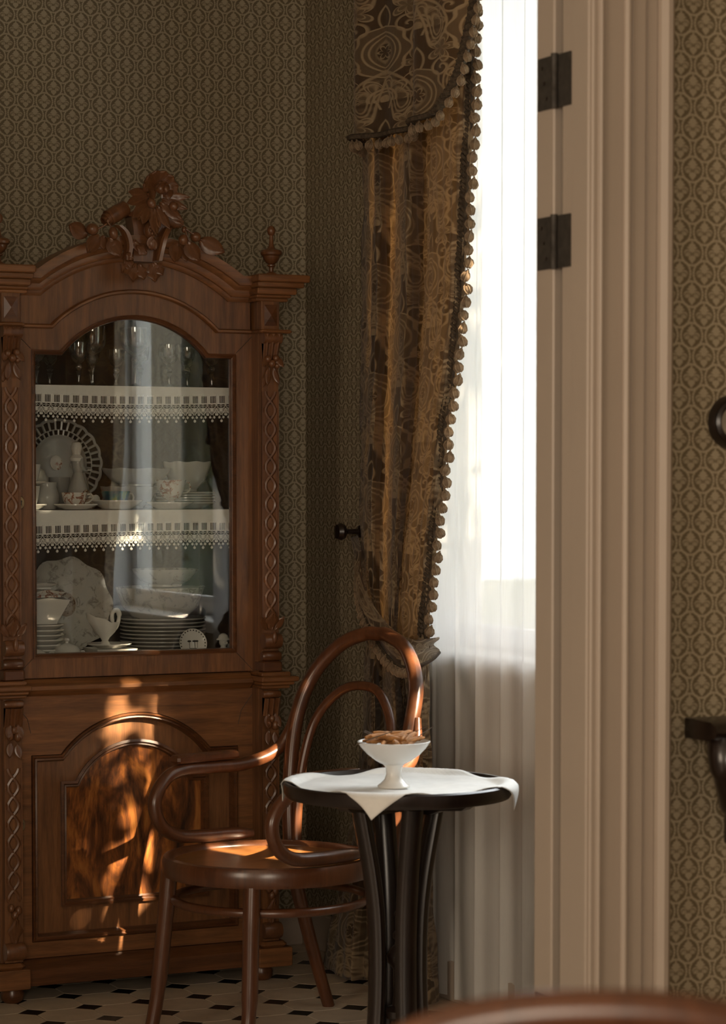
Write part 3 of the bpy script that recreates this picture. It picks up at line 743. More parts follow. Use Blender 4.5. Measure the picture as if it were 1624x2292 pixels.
# side sprays
gf(305, 640, 60, 54, -.080); gf(492, 672, 44, 60, -.088, 'fruit', 10); gf(1290, 670, 52, 48, -.080); gf(1158, 706, 46, 52, -.088)
gl(270, 700, 68, 215, 72, -.068, 10); gl(370, 690, 142, 215, 62, -.075, 8); gl(460, 720, 205, 180, 70, -.085, 8); gl(420, 690, 175, 130, 45, -.07, 5)
gl(1110, 730, 165, 190, 62, -.078, 8); gl(1200, 720, 205, 200, 72, -.085, 8); gl(1345, 690, 240, 235, 78, -.068, 10); gl(1180, 780, 190, 120, 40, -.07, 5)
for P in (((430, 560), (470, 610), (490, 640)), ((430, 590), (380, 620), (340, 640)), ((1180, 620), (1200, 680), (1230, 740)), ((1180, 600), (1240, 640), (1290, 660))):
    MB().tube([(g(*p)[0], -.088, g(*p)[1]) for p in P], .0025, 6).build('twig', 'carving', cr)
gf(1180, 605, 26, 32, -.08, 'stem_knot'); gf(445, 560, 24, 24, -.085, 'stem_knot')
# shelves
for z in (1.655, 1.316): MB().box(-.345, .345, .045, .378, z - .014, z).build('shelf', 'wood_x', cab, False)

# ---- lace-edged shelf runners
def lace_unit():
    w_ = .0268; mb = MB(); h = w_ / 2
    def t(P, r, sg=4): mb.tube([(x, 0, z) for x, z in P], r, sg)
    mb.box(-h, h, -.0008, .0008, -.0075, -.0055); mb.box(-h, h, -.0008, .0008, -.0305, -.0275)
    mb.box(-h, -h + .0095, -.0008, .0008, -.028, -.007)
    for k in (.0125, .0165, .0210, .0250): mb.box(-h + k, -h + k + .0013, -.0006, .0006, -.028, -.007)
    for k in range(5): mb.ell((-h + w_ * (k + .5) / 5, 0, -.0045), (.0018, .001, .0014), 5, 4)
    t([(h * math.cos(PI * k / 10), -.0305 - .012 * math.sin(PI * k / 10)) for k in range(11)], .0009)
    t([(-h, -.0305), (-h * .5, -.036), (0, -.0305), (h * .5, -.036), (h, -.0305)], .0006)
    for a in range(6): t([(0, -.036), (.0045 * math.cos(a * PI / 3), -.036 + .0045 * math.sin(a * PI / 3))], .0005, 3)
    for k in range(9):                                    # honeycomb net
        for r in range(3):
            x = -h + w_ * (k + .5 * (r % 2)) / 8; z = -.043 - r * .005
            if abs(x) > h: continue
            t([(x, z + .0028), (x - .0015, z), (x, z - .0028)], .00045, 3); t([(x, z + .0028), (x + .0015, z), (x, z - .0028)], .00045, 3)
    for s in (-1, 1): t([(s * h, -.041), (s * h * .75, -.050), (s * h * .35, -.055), (0, -.060)], .0010)
    mb.box(-.004, .004, -.0007, .0007, -.050, -.041)
    for x, z, r in ((0, -.0765, .0040), (-.0062, -.0665, .0036), (.0062, -.0665, .0036), (-.0118, -.0590, .0032), (.0118, -.0590, .0032)):
        mb.ell((x, -.001, z), (r, r * .7, r), 8, 6); t([(x, z), (x * .5, z + .010)], .0006, 3)
    return mb.mesh('lace_scallop', 'lace')
lm = lace_unit()
def runner(z, drop, label, sag):
    r = thing('shelf_runner', label, 'lace', (CX, CY + .05, z))
    def wob(x): return sag[0] * math.cos(x * sag[1] + sag[2])
    MB().grid(lambda a, b: (-.335 + .67 * a, .31 * (1 - b), .0025), 20, 4).build('cloth_top', 'linen', r)
    def fr(a, b):
        x = -.335 + .67 * a
        return (x, -.012 - .002 * b + .0015 * math.sin(x * 60) * b, .0025 - b * (drop + wob(x)))
    MB().grid(lambda a, b: (-.335 + .67 * a, -.012 * b, .0025), 20, 2).grid(fr, 60, 6).build('cloth_front', 'linen', r)
    n = 25
    for k in range(n):
        x = -.335 + .0268 * (k + .5)
        o = link('lace_scallop', lm, r, (x, -.0145 + .0015 * math.sin(x * 60), .0085 - drop - wob(x)), (0, -math.atan((wob(x + .01) - wob(x - .01)) / -.02), 0))
    return r
runner(1.655, .022, 'white runner with crochet lace edge hanging from the upper shelf under the glasses', (.005, 5.5, 0.2))
runner(1.316, .040, 'white runner with crochet lace edge hanging from the middle shelf under the teacups', (.005, 4.0, 2.4))

# ---- contents of the cabinet
def at(x, d, z): return (CX + x, CY + d, z)
def revolve(name, mat, prof, seg=24, parent=None, c=(0, 0, 0)): return MB().lathe(prof, seg, c).build(name, mat, parent)
def goblet(x, d, h, r, label, style=0):
    t = thing('goblet', label, 'glass', at(x, d, 1.658), 0, 'crystal glasses on the upper shelf')
    hs = h * .52
    revolve('foot', 'crystal', [(.0001, .002), (r * .62, .0005), (r * .64, .003), (r * .25, .007), (.004, .012)], 18, t)
    revolve('stem', 'crystal', [(.0045, .011), (.0038, hs * .35), (.0055, hs * .55), (.0085, hs * .66), (.0055, hs * .74), (.0105, hs * .84), (.0105, hs * .9), (.006, hs)], 12, t)
    revolve('bowl', 'crystal', [(.005, hs), (r * .55, hs + h * .06), (r * .86, hs + h * .18), (r * .98, hs + h * .33), (r, h), (r * .97, h), (r * .94, hs + h * .33), (r * .80, hs + h * .19), (.002, hs + h * .05)], 18, t)
    return t
gl_spec = [(-.245, .14, .125, .030, 'small crystal glass at the left end of the upper shelf'), (-.213, .20, .128, .030, 'crystal wine glass second from the left post'),
 (-.160, .24, .115, .027, 'short crystal glass behind, left of the tall goblet'), (-.118, .12, .120, .028, 'crystal glass with bright faceted stem left of the tall goblet'),
 (-.066, .15, .168, .042, 'tall wide-bowled crystal goblet, left one of the tall pair'), (-.030, .26, .115, .026, 'crystal glass standing behind between the two tall goblets, left'),
 (.006, .16, .105, .025, 'low crystal glass between the two tall goblets, in front'), (.051, .13, .165, .044, 'tall wide-bowled crystal goblet, right one of the tall pair'),
 (.100, .22, .120, .028, 'crystal glass just right of the tall goblets'), (.160, .15, .122, .029, 'crystal glass in front of the reflected curtain folds'),
 (.235, .20, .118, .028, 'faint crystal glass in the bright reflection, second from right'), (.285, .14, .120, .028, 'faint crystal glass at the right end of the upper shelf')]
for a in gl_spec: goblet(*a)
def plateprof(r, h=.02, t=.0035): return [(.0001, .0), (r * .55, .0), (r * .6, .002), (r * .72, h * .35), (r, h), (r, h + t), (r * .72, h * .35 + t), (r * .58, .002 + t), (.0001, .002 + t)]
def bowlprof(r, h, f=.45, t=.004): return [(.0001, 0), (r * f, 0), (r * f, .006), (r * .75, h * .35), (r * .95, h * .8), (r, h), (r - t, h), (r * .95 - t, h * .8), (r * .72 - t, h * .38), (.0001, .012)]
Z2 = 1.3205; Z3 = .9055
# pierced plate standing against the back
pp = thing('pierced_plate', 'large white plate with pierced scalloped rim standing at the back of the middle shelf', 'plate', at(-.105, .325, Z2), 0)
pc = MB(); R0 = .118
pc.lathe([(.0001, .004), (.060, .004), (.074, .0), (.080, -.006), (.080, -.010), (.074, -.004), (.06, 0), (.0001, 0)], 36, (0, 0, 0), 'y')
pc.lathe([(.092, -.0085), (.095, -.0085), (.095, -.0125), (.092, -.0125), (.092, -.0085)], 48, (0, 0, 0), 'y')
n = 60; P = [((R0 + .004 * abs(math.cos(k * PI / 6))) * math.cos(2 * PI * k / (2 * n)), -.015, (R0 + .004 * abs(math.cos(k * PI / 6))) * math.sin(2 * PI * k / (2 * n))) for k in range(2 * n)]
pc.tube(P, .0045, 6, True, flat=.6)
for k in range(36):
    a = 2 * PI * k / 36
    pc.tube([(.079 * math.cos(a), -.008, .079 * math.sin(a)), (.093 * math.cos(a), -.0105, .093 * math.sin(a))], .0032, 5)
    a += PI / 36; pc.tube([(.094 * math.cos(a), -.0105, .094 * math.sin(a)), (.117 * math.cos(a), -.015, .117 * math.sin(a))], .0040, 5)
po = pc.build('pierced_rim', 'porc_grey', pp); po.location = (0, 0, .128); po.rotation_euler.x = -.14
MB().ell((-.01, -.006, .0), (.018, .001, .022), 12, 6).build('painted_posy', 'floral', po)
# woman figurine
fg = thing('figurine', 'porcelain woman in long skirt, shawl and headscarf holding a small tray', 'figurine', at(-.104, .17, Z2), math.radians(20))
b = MB().lathe([(.040, 0), (.041, .006), (.035, .03), (.025, .065), (.016, .092), (.0125, .101), (.016, .112), (.0185, .128), (.017, .140), (.009, .148), (.0055, .153), (.0055, .158)], 20)
b.ell((0, 0, .168), (.0105, .0115, .014), 12, 8).ell((.0105, -.002, .167), (.002, .0018, .002), 6, 4)
for s in (-1, 1): b.tube(spline([(0, s * .016, .138), (-.004, s * .022, .120), (.012, s * .016, .108), (.030, s * .006, .108)], 5), [.0055] * 5 + [.005] * 5 + [.0038] * 6, 8)
b.build('body', 'porc_grey', fg)
MB().lathe([(.018, .132), (.0195, .141), (.0115, .151), (.0130, .157), (.0158, .166), (.0155, .175), (.011, .184), (.0002, .188)], 16, (-.0045, 0, 0), 'z', .95, 2 * PI - .95).build('headscarf', 'porcelain', fg)
MB().lathe([(.0001, 0), (.013, 0), (.015, .004), (.0001, .003)], 12, (.034, 0, .106)).build('tray', 'porcelain', fg)
MB().lathe([(.0205, .100), (.030, .065), (.038, .010), (.0375, .008), (.029, .065), (.020, .099)], 10, (0, 0, 0), 'z', -.9, .9).build('apron', 'porcelain', fg)
def cup(name, mat, r, h, label, pos, rz=0.0, sq=False, foot=0.0, group=None):
    t = thing(name, label, 'cup', pos, rz, group)
    pr = [(.0001, foot), (r * .62, foot), (r * .66, foot + .003), (r * .86, foot + h * .4), (r, foot + h), (r - .0025, foot + h), (r * .84 - .0025, foot + h * .4), (.0001, foot + .006)]
    if foot: pr = [(.0001, 0), (r * .5, 0), (r * .48, .004), (r * .2, foot * .6)] + pr[1:]
    else: pr = [(.0001, 0)] + pr[1:]
    revolve('cup_body', mat, pr, 24, t)
    if sq: P = [(r * .9, 0, foot + h * .85), (r + .016, 0, foot + h * .9), (r + .024, 0, foot + h * .6), (r + .008, 0, foot + h * .3), (r * .8, 0, foot + h * .25)]
    else: P = spline([(r * .93, 0, foot + h * .82), (r + .012, 0, foot + h * .85), (r + .018, 0, foot + h * .55), (r + .010, 0, foot + h * .28), (r * .80, 0, foot + h * .25)], 4)
    MB().tube(P, .0028, 8).build('handle', mat if mat != 'cup' else 'porcelain', t)
    return t
def saucer(r, label, pos, mat='porcelain', h=.014, group=None):
    o = MB().lathe(plateprof(r, h, .003), 32).build('saucer', mat, None, True, pos); return tag(o, label, 'saucer', group)
saucer(.060, 'white saucer under the brown-flowered cup', at(-.141, .085, Z2), h=.012); cup('teacup', 'floral', .036, .040, 'white teacup with brown flowers and angular handle', at(-.145, .085, Z2 + .0062), .15, True)
saucer(.072, 'wide white saucer under the blue-green cup', at(-.014, .105, Z2), h=.022); cup('teacup', 'cup', .0405, .043, 'glossy blue-green teacup with white handle', at(-.018, .105, Z2 + .0062), .2)
saucer(.066, 'white saucer with moulded rim under the gilt footed cup', at(.138, .095, Z2), h=.016); cup('teacup', 'floral', .042, .048, 'footed porcelain cup with pale flowers and gilt handle', at(.143, .095, Z2 + .0062), .1, False, .026)
# left-edge crockery
saucer(.05, 'small white saucer at the left edge of the middle shelf', at(-.268, .11, Z2), h=.012); cup('milk_cup', 'porcelain', .034, .058, 'plain white cup at the left edge of the middle shelf, lower of two', at(-.270, .11, Z2 + .0062), 2.5)
saucer(.044, 'small white saucer balanced on the plain white cup', at(-.262, .115, Z2 + .0667), h=.007); cup('milk_cup', 'porcelain', .030, .050, 'plain white cup on top of the stacked pair at the left edge', at(-.262, .115, Z2 + .0729), 2.2)
jug = thing('milk_jug', 'grey-white round milk jug beside the flowered cup', 'jug', at(-.205, .135, Z2), 2.6)
revolve('jug_body', 'porc_grey', [(.0001, 0), (.022, 0), (.034, .022), (.034, .04), (.025, .06), (.027, .074), (.025, .074), (.023, .06), (.0001, .01)], 22, jug); MB().tube(spline([(.028, 0, .062), (.045, 0, .06), (.046, 0, .035), (.032, 0, .022)], 4), .003, 8).build('handle', 'porc_grey', jug)
pot = thing('flowered_jar', 'rounded grey jar with painted posy in front of the pierced plate', 'jar', at(-.232, .225, Z2))
revolve('jar_body', 'relief', [(.0001, 0), (.035, 0), (.055, .035), (.060, .07), (.048, .105), (.036, .115), (.034, .115), (.046, .10), (.0001, .01)], 24, pot); revolve('lid', 'porc_grey', [(.036, .115), (.03, .125), (.01, .132), (.008, .142), (.0001, .146)], 20, pot)
bk = MB().lathe(bowlprof(.030, .088, .6), 24).build('beaker', 'porc_grey', None, True, at(-.128, .255, Z2)); tag(bk, 'dark grey beaker behind the porcelain woman', 'beaker')
# swan salt
sw = thing('swan_figurine', 'small brown and white swan figurine between the two front cups', 'figurine', at(-.092, .125, Z2), math.radians(10))
MB().ell((.008, 0, .016), (.022, .013, .015), 12, 8).tube(spline([(-.008, 0, .018), (-.018, 0, .028), (-.012, 0, .044), (-.004, 0, .050), (.002, 0, .046), (.004, 0, .042)], 5), [.0065] * 6 + [.0045] * 10 + [.0045] * 4 + [.0035] * 3 + [.002] * 3, 8).build('body', 'swan', sw)
for s in (-1, 1): MB().ell((.020, s * .010, .026), (.014, .004, .014), 8, 6, Matrix.Rotation(-.5, 3, 'Y')).build('wing', 'porcelain', sw)
# bowls behind on the middle shelf
def fluted(r, h, f, wob, n, pos, label, mat, name='bowl', seg=48, t=.004):
    pr = bowlprof(r, h, f, t); mb = MB().lathe(pr, seg)
    mb.v = [(x * (1 + wob * math.cos(n * math.atan2(y, x)) * (z / h)), y * (1 + wob * math.cos(n * math.atan2(y, x)) * (z / h)), z + .08 * h * wob * 10 * math.cos(n * math.atan2(y, x)) * (z > h * .9)) for x, y, z in mb.v]
    return tag(mb.build(name, mat, None, True, pos), label, 'bowl')
fluted(.084, .062, .5, .02, 10, at(.082, .26, Z2), 'dark glazed lower bowl of the pair behind the blue-green cup', 'porc_grey')
fluted(.100, .050, .5, .03, 8, at(.096, .240, Z2 + .063), 'shallow dark fluted dish resting on the bowl behind the blue-green cup', 'porc_grey', 'fluted_dish')
for k in range(5):
    tag(MB().lathe(plateprof(.085, .014), 36).build('dinner_plate', 'porcelain', None, True, at(.258, .27, Z2 + k * .0072)), 'white plate in the middle shelf stack at right, number %s from bottom' % ('one', 'two', 'three', 'four', 'five')[k], 'plate', 'plates stacked on the middle shelf')
fluted(.070, .085, .4, .02, 8, at(.262, .27, Z2 + .0475), 'conical white bowl on the right-hand plate stack of the middle shelf', 'porcelain', 'cone_bowl')
# ---- bottom shelf
for k in range(7):
    tag(MB().lathe(plateprof(.062, .016), 36).build('small_plate', 'porcelain', None, True, at(-.226, .13, Z3 + k * .0135)), 'small white plate under the square bowl at lower left, number %s from the bottom' % ('one', 'two', 'three', 'four', 'five', 'six', 'seven')[k], 'plate', 'small plates stacked under the square bowl')
def squarebowl(w0, w1, h, pos, label, mat, name, wav=0.0, t=.005):
    mb = MB(); v = []; f = []; n = 32; L = [(w0, 0), (w0, .004), (lerp(w0, w1, .5), h * .5), (w1, h), (w1 - t, h), (lerp(w0, w1, .5) - t, h * .5), (w0 - t, .01)]
    for wv, z in L:
        for i in range(n):
            a = 2 * PI * i / n; c, s = math.cos(a), math.sin(a); k = 1 / max(abs(c), abs(s)) ** .82
            v.append((wv * c * k * .9, wv * s * k * .9, z + (wav * math.cos(4 * a) if z > h * .9 else 0)))
    for j in range(len(L) - 1):
        for i in range(n): f.append((j * n + i, j * n + (i + 1) % n, j * n + n + (i + 1) % n, j * n + n + i))
    f += [tuple(range(n - 1, -1, -1)), tuple(range((len(L) - 1) * n, len(L) * n))]
    return tag(mb.add(v, f).build(name, mat, None, True, pos), label, 'bowl')
zq = Z3 + 6 * .0135 + .0205
squarebowl(.040, .074, .070, at(-.226, .13, zq), 'flared square white bowl on the small plate stack at lower left', 'porcelain', 'square_bowl', .003)
squarebowl(.050, .062, .018, at(-.226, .13, zq + .0735), 'shallow white dish with reddish wavy rim on the square bowl', 'floral', 'wavy_dish', .003)
squarebowl(.030, .046, .016, at(-.232, .13, zq + .096), 'small white dish on top of the lower-left pile', 'porcelain', 'small_dish', .001)
# leaf-edged platter standing at the back
lp_ = MB().lathe([(.0001, .004), (.07, .004), (.095, -.002), (.132, -.016), (.132, -.019), (.095, -.006), (.0001, .0)], 60, (0, 0, 0), 'y')
lp_.v = [(x * (1 + .04 * math.cos(9 * math.atan2(z, x))), y, z * (1 + .04 * math.cos(9 * math.atan2(z, x)))) for x, y, z in lp_.v]
lo = thing('wavy_platter', 'dark wavy-edged platter standing behind on the bottom shelf', 'plate', at(-.086, .33, Z3)); q = lp_.build('platter_body', 'relief', lo); q.location = (0, 0, .142); q.rotation_euler.x = -.13
MB().ell((0, -.004, .0), (.03, .002, .035), 12, 6).build('painted_spray', 'swan', q)
# covered sugar bowl
sg = thing('sugar_bowl', 'small white covered sugar bowl with knob and spoon notch', 'sugar bowl', at(-.172, .075, Z3))
revolve('bowl_body', 'porcelain', [(.0001, 0), (.022, 0), (.020, .004), (.036, .014), (.038, .026), (.035, .031), (.0001, .028)], 24, sg); revolve('lid', 'porcelain', [(.037, .031), (.030, .041), (.012, .048), (.005, .050), (.0045, .054), (.008, .058), (.007, .063), (.0001, .066)], 24, sg)
for s in (-1, 1): MB().tube(spline([(s * .034, 0, .024), (s * .048, 0, .026), (s * .050, 0, .014), (s * .034, 0, .010)], 4), .003, 8).build('handle', 'porcelain', sg)
tag(MB().lathe([(.0001, .001), (.022, 0), (.028, .012), (.024, .026), (.012, .034), (.0001, .036)], 20).build('lid_dome', 'porcelain', None, True, at(-.262, .06, Z3)), 'rounded white lid at the lower left corner of the glass', 'lid')
# gravy boat on saucer on rectangular dish
squarebowl(.060, .070, .030, at(-.030, .12, Z3), 'rectangular white dish under the gravy boat', 'porcelain', 'square_dish'); 
saucer(.062, 'white oval saucer fixed under the gravy boat', at(-.032, .12, Z3 + .0305), h=.010)
gb = thing('gravy_boat', 'white gravy boat with swan-neck handle on its saucer', 'gravy boat', at(-.045, .12, Z3 + .0367))
mb = MB().lathe([(.0001, 0), (.018, 0), (.014, .006), (.009, .014), (.012, .022), (.026, .038), (.032, .056), (.034, .070), (.031, .070), (.029, .056), (.022, .040), (.0001, .024)], 24)
mb.v = [(x * (1.15 if z > .02 else 1) - (.016 if x < -.01 and z > .05 else 0), y * .8, z + (.022 * max(0, -x / .034) if z > .05 else 0) + (-.006 if z > .06 and x > 0 else 0)) for x, y, z in mb.v]
mb.build('boat_body', 'porcelain', gb)
MB().tube(spline([(.020, 0, .036), (.036, 0, .055), (.042, 0, .085), (.034, 0, .098), (.022, 0, .090), (.022, 0, .068), (.030, 0, .05)], 5), [.0055] * 10 + [.0075] * 8 + [.006] * 8 + [.004] * 5, 10).build('handle', 'porcelain', gb)
tag(MB().lathe([(.030, 0), (.030, .003), (.022, .009), (.006, .013), (.004, .016), (.0001, .017)], 20).build('pot_lid', 'porcelain', None, True, at(.042, .06, Z3)), 'small flat white lid lying right of the rectangular dish', 'lid')
# big pile of plates with tureen
for k in range(9):
    tag(MB().lathe(plateprof(.122, .017), 44).build('dinner_plate', 'porc_grey', None, True, at(.172, .235, Z3 + k * .0106)), 'dinner plate in the big pile under the tureen, number %s from the bottom' % ('one', 'two', 'three', 'four', 'five', 'six', 'seven', 'eight', 'nine')[k], 'plate', 'dinner plates piled under the tureen')
zt = Z3 + 8 * .0106 + .0075
tu = thing('tureen', 'large cream tureen with moulded flowers on the pile of dinner plates', 'tureen', at(.160, .225, zt))
revolve('tureen_bowl', 'relief', [(.0001, 0), (.060, 0), (.062, .008), (.080, .016), (.108, .045), (.122, .085), (.128, .100), (.123, .100), (.118, .085), (.10, .045), (.0001, .012)], 44, tu)
fluted(.095, .05, .5, .0, 6, at(.175, .225, zt + .101), 'pale bowl inside the big tureen, just under the lace', 'relief', 'inner_bowl')
pt = thing('painted_plate', 'small plate painted with dark palms and dotted rim leaning at lower right', 'plate', at(.190, .052, Z3))
q = MB().lathe([(.0001, .002), (.030, .002), (.036, -.001), (.041, -.005), (.041, -.007), (.036, -.003), (.0001, 0)], 36, (0, 0, 0), 'y').build('plate_body', 'porcelain', pt); q.location = (0, .004, .040); q.rotation_euler.x = -.22
for k in range(26):
    a = 2 * PI * k / 26; MB().ell((.0365 * math.cos(a), -.0045, .0365 * math.sin(a)), (.0022, .0012, .0022), 6, 4).build('rim_dot', 'ink', q)
for x in (-.010, .006, .014):
    MB().tube([(x, -.001, -.014), (x + .001, -.001, .004)], .0009, 5).build('palm_trunk', 'ink', q)
    MB().ell((x, -.001, .006), (.007, .0008, .003), 8, 4).build('palm_crown', 'ink', q)
MB().box(-.020, .020, -.0015, 0, -.016, -.0135).build('painted_ground', 'ink', q)
bu = thing('bust', 'white porcelain child bust wearing a round hat at lower right', 'bust', at(.285, .06, Z3), 0)
MB().lathe([(.0001, 0), (.022, 0), (.024, .010), (.019, .020), (.009, .025), (.0075, .029)], 18).ell((0, 0, .042), (.0125, .0125, .0155), 14, 10).ell((0, -.0125, .041), (.002, .003, .0025), 6, 4).ell((-.006, -.010, .039), (.004, .003, .004), 6, 4).ell((.006, -.010, .039), (.004, .003, .004), 6, 4).ell((0, -.0115, .0345), (.004, .002, .0012), 6, 4).ell((-.0045, -.0113, .0455), (.0018, .0012, .0012), 6, 4).ell((.0045, -.0113, .0455), (.0018, .0012, .0012), 6, 4).build('bust_body', 'porcelain', bu)
MB().lathe([(.0195, .047), (.0200, .049), (.0150, .053), (.0125, .060), (.006, .065), (.0001, .066)], 20).build('hat', 'porcelain', bu)
MB().box(-.004, .004, -.0225, -.019, .004, .018).build('shirt_front', 'porcelain', bu)
tag(MB().lathe([(.0001, 0), (.016, 0), (.020, .016), (.016, .030), (.017, .034), (.015, .034), (.0001, .006)], 18).build('small_pot', 'porc_grey', None, True, at(.322, .08, Z3)), 'small grey pot at the far lower right of the cabinet', 'pot')

# ================================================================ curtains
DRAPE = [(2.756,[(3.190,6.540),(3.120,6.292),(3.175,6.310),(3.085,6.043),(3.165,6.085),(3.100,5.903),(3.060,5.719),(3.085,5.681)]),
(2.290,[(3.190,6.540),(3.120,6.297),(3.175,6.315),(3.085,6.050),(3.165,6.102),(3.100,5.927),(3.060,5.741),(3.085,5.698)]),
(1.845,[(3.190,6.552),(3.120,6.319),(3.175,6.342),(3.085,6.075),(3.165,6.127),(3.100,5.958),(3.060,5.788),(3.085,5.748)]),
(1.490,[(3.190,6.558),(3.120,6.341),(3.175,6.369),(3.085,6.108),(3.165,6.179),(3.100,6.018),(3.060,5.856),(3.085,5.832)]),
(1.128,[(3.180,6.531),(3.130,6.361),(3.160,6.355),(3.100,6.164),(3.150,6.223),(3.110,6.110),(3.090,5.988),(3.110,5.960)]),
(0.970,[(3.180,6.497),(3.130,6.344),(3.160,6.355),(3.100,6.180),(3.150,6.242),(3.110,6.120),(3.090,6.005),(3.110,5.985)]),
(0.862,[(3.190,6.535),(3.120,6.335),(3.175,6.391),(3.085,6.139),(3.165,6.244),(3.100,6.069),(3.060,5.934),(3.085,5.932)]),
(0.645,[(3.190,6.552),(3.120,6.341),(3.175,6.382),(3.085,6.126),(3.165,6.222),(3.100,6.050),(3.060,5.921),(3.085,5.919)]),
(0.277,[(3.120,6.536),(3.090,6.364),(3.140,6.353),(3.090,6.149),(3.150,6.200),(3.110,6.056),(3.100,5.985),(3.150,6.035)]),
(0.012,[(3.100,6.619),(3.070,6.391),(3.120,6.369),(3.090,6.175),(3.140,6.180),(3.120,6.062),(3.120,5.997),(3.170,6.029)])]
DZ = [r[0] for r in DRAPE]
def drape_pt(a, z):
    i = 0
    while i < len(DZ) - 2 and z < DZ[i + 1]: i += 1
    t = (DZ[i] - z) / (DZ[i] - DZ[i + 1])
    def rowp(k, c): return crv([p[c] for p in DRAPE[k][1]], a)
    o = []
    for c in (0, 1):
        p1, p2 = rowp(i, c), rowp(i + 1, c); p0 = rowp(max(0, i - 1), c); p3 = rowp(min(len(DZ) - 1, i + 2), c)
        m1, m2 = (p2 - p0) * .4, (p3 - p1) * .4
        o.append((2 * t**3 - 3 * t * t + 1) * p1 + (t**3 - 2 * t * t + t) * m1 + (-2 * t**3 + 3 * t * t) * p2 + (t**3 - t * t) * m2)
    wr_ = .0035 * math.sin(z * 37 + a * 55) * math.sin(z * 11 + a * 9) + .003 * math.sin(a * 130 + 4 * math.sin(z * 6))
    return (o[0] + wr_, o[1] + wr_ * .4, z)
dp = thing('drape', 'heavy brown damask drape with bobble-fringed edge, tied back beside the sheer', 'curtain', (3.12, 6.2, 0))
def rel(p, b=(3.12, 6.2, 0)): return (p[0] - b[0], p[1] - b[1], p[2] - b[2])
_r = DRAPE[2][1]; _c = [0.0]
for _k in range(1, 8): _c.append(_c[-1] + math.hypot(_r[_k][0] - _r[_k - 1][0], _r[_k][1] - _r[_k - 1][1]))
def ARC(a): return crv(_c, a)
def ztop(b): return lerp(2.756, .012, b)
do = MB().grid(lambda a, b: rel(drape_pt(a, ztop(b))), 120, 150, lambda a, b: (ARC(a) * .36 + .03, ztop(b))).build('cloth', 'damask', dp)
so_ = do.modifiers.new('thickness', 'SOLIDIFY'); so_.thickness = .004
edge = [Vector(rel(drape_pt(1.0, lerp(2.70, .985, k / 160)))) for k in range(161)]
def twist(pts, r, n, parent, name='braid', mat='braid', tw=70, y=-.006):
    for s in range(n):
        P = [p + Vector((y + r * math.cos(k / len(pts) * tw * 2 * PI / 3 + 2 * PI * s / n), r * math.sin(k / len(pts) * tw * 2 * PI / 3 + 2 * PI * s / n), 0)) for k, p in enumerate(pts)]
        MB().tube(P, r * .85, 5).build(name, mat, parent)
fine = []
for k in range(len(edge) - 1):
    for t in (0, .5): fine.append(edge[k].lerp(edge[k + 1], t))
MB().tube([p + Vector((-.006, .012, 0)) for p in edge], .0075, 6, flat=1.6).build('braid_core', 'braid', dp)
twist([p + Vector((-.008, .012, 0)) for p in fine], .006, 2, dp, tw=190)
bm = MB().ell((0, 0, 0), (.0125, .0125, .0115), 12, 8)
for k in range(6): bm.tube([(.0125 * math.sin(t) * math.cos(k * PI / 3), .0125 * math.sin(t) * math.sin(k * PI / 3), .0125 * math.cos(t)) for t in (.3, .8, 1.57, 2.3, 2.8)], .002, 4)
bm.tube([(0, 0, .010), (0, 0, .02)], .0025, 5); bm.ell((0, 0, .0135), (.0055, .0055, .004), 8, 4)
bmesh_ = bm.mesh('bobble', 'bobble')
for k in range(52):
    z = 2.66 - k * .0325
    p = Vector(rel(drape_pt(1.0, z)))
    link('bobble', bmesh_, dp, p + Vector((-.004 + .003 * math.sin(k * 2.1), -.016 + .003 * math.cos(k * 3.3), 0)), (random.uniform(-.4, .4), random.uniform(-.4, .4), random.uniform(0, 3)), (1, 1, 1))
# tie-back band
tb = thing('tieback', 'damask tie-back band sweeping from the wall knob around the drape', 'tieback', (3.16, 6.55, 1.2))
TB = [(3.195,6.600,1.235),(3.125,6.430,1.185),(3.085,6.345,1.115),(3.055,6.230,1.045),(3.035,6.095,0.985),(3.033,6.000,0.955),(3.058,5.955,0.950),(3.112,5.972,0.958),(3.16,6.02,0.965)]
tp_ = spline(TB, 8); WTB = [.012, .022, .028, .034, .040, .040, .034, .028, .02]
def tbf(a, b):
    i = a * (len(tp_) - 1); k = min(int(i), len(tp_) - 2); p = tp_[k].lerp(tp_[k + 1], i - k); w_ = crv(WTB, a)
    return (p.x - 3.16 - .010 * math.sin(PI * b) + .006 * math.sin(b * 9), p.y - 6.55 + .2 * w_ * (b - .5), p.z - 1.2 + w_ * 2 * (b - .5))
t_o = MB().grid(tbf, 64, 10, lambda a, b: (b * .12 + .1, a * .5)).build('band', 'damask', tb); t_o.modifiers.new('thickness', 'SOLIDIFY').thickness = .004
MB().tube([tbf(k / 60, -.02) for k in range(61)], .005, 6).build('cord', 'braid', tb)
for k in range(24):
    a = .12 + k * .028
    p = tbf(a, -.12); link('bobble', bmesh_, tb, (p[0] - .004, p[1], p[2] - .008), (random.uniform(-.5, .5), random.uniform(-.5, .5), 0))
kb = thing('curtain_holdback', 'dark turned holdback on the shaded wall carrying the tie-back', 'holdback', (XW, 6.64, 1.253))
MB().lathe([(.018, 0), (.018, -.006), (.008, -.010), (.007, -.045), (.012, -.050), (.022, -.056), (.025, -.066), (.020, -.078), (.0002, -.083)], 18, (0, 0, 0), 'x').build('knob_body', 'ebony', kb)
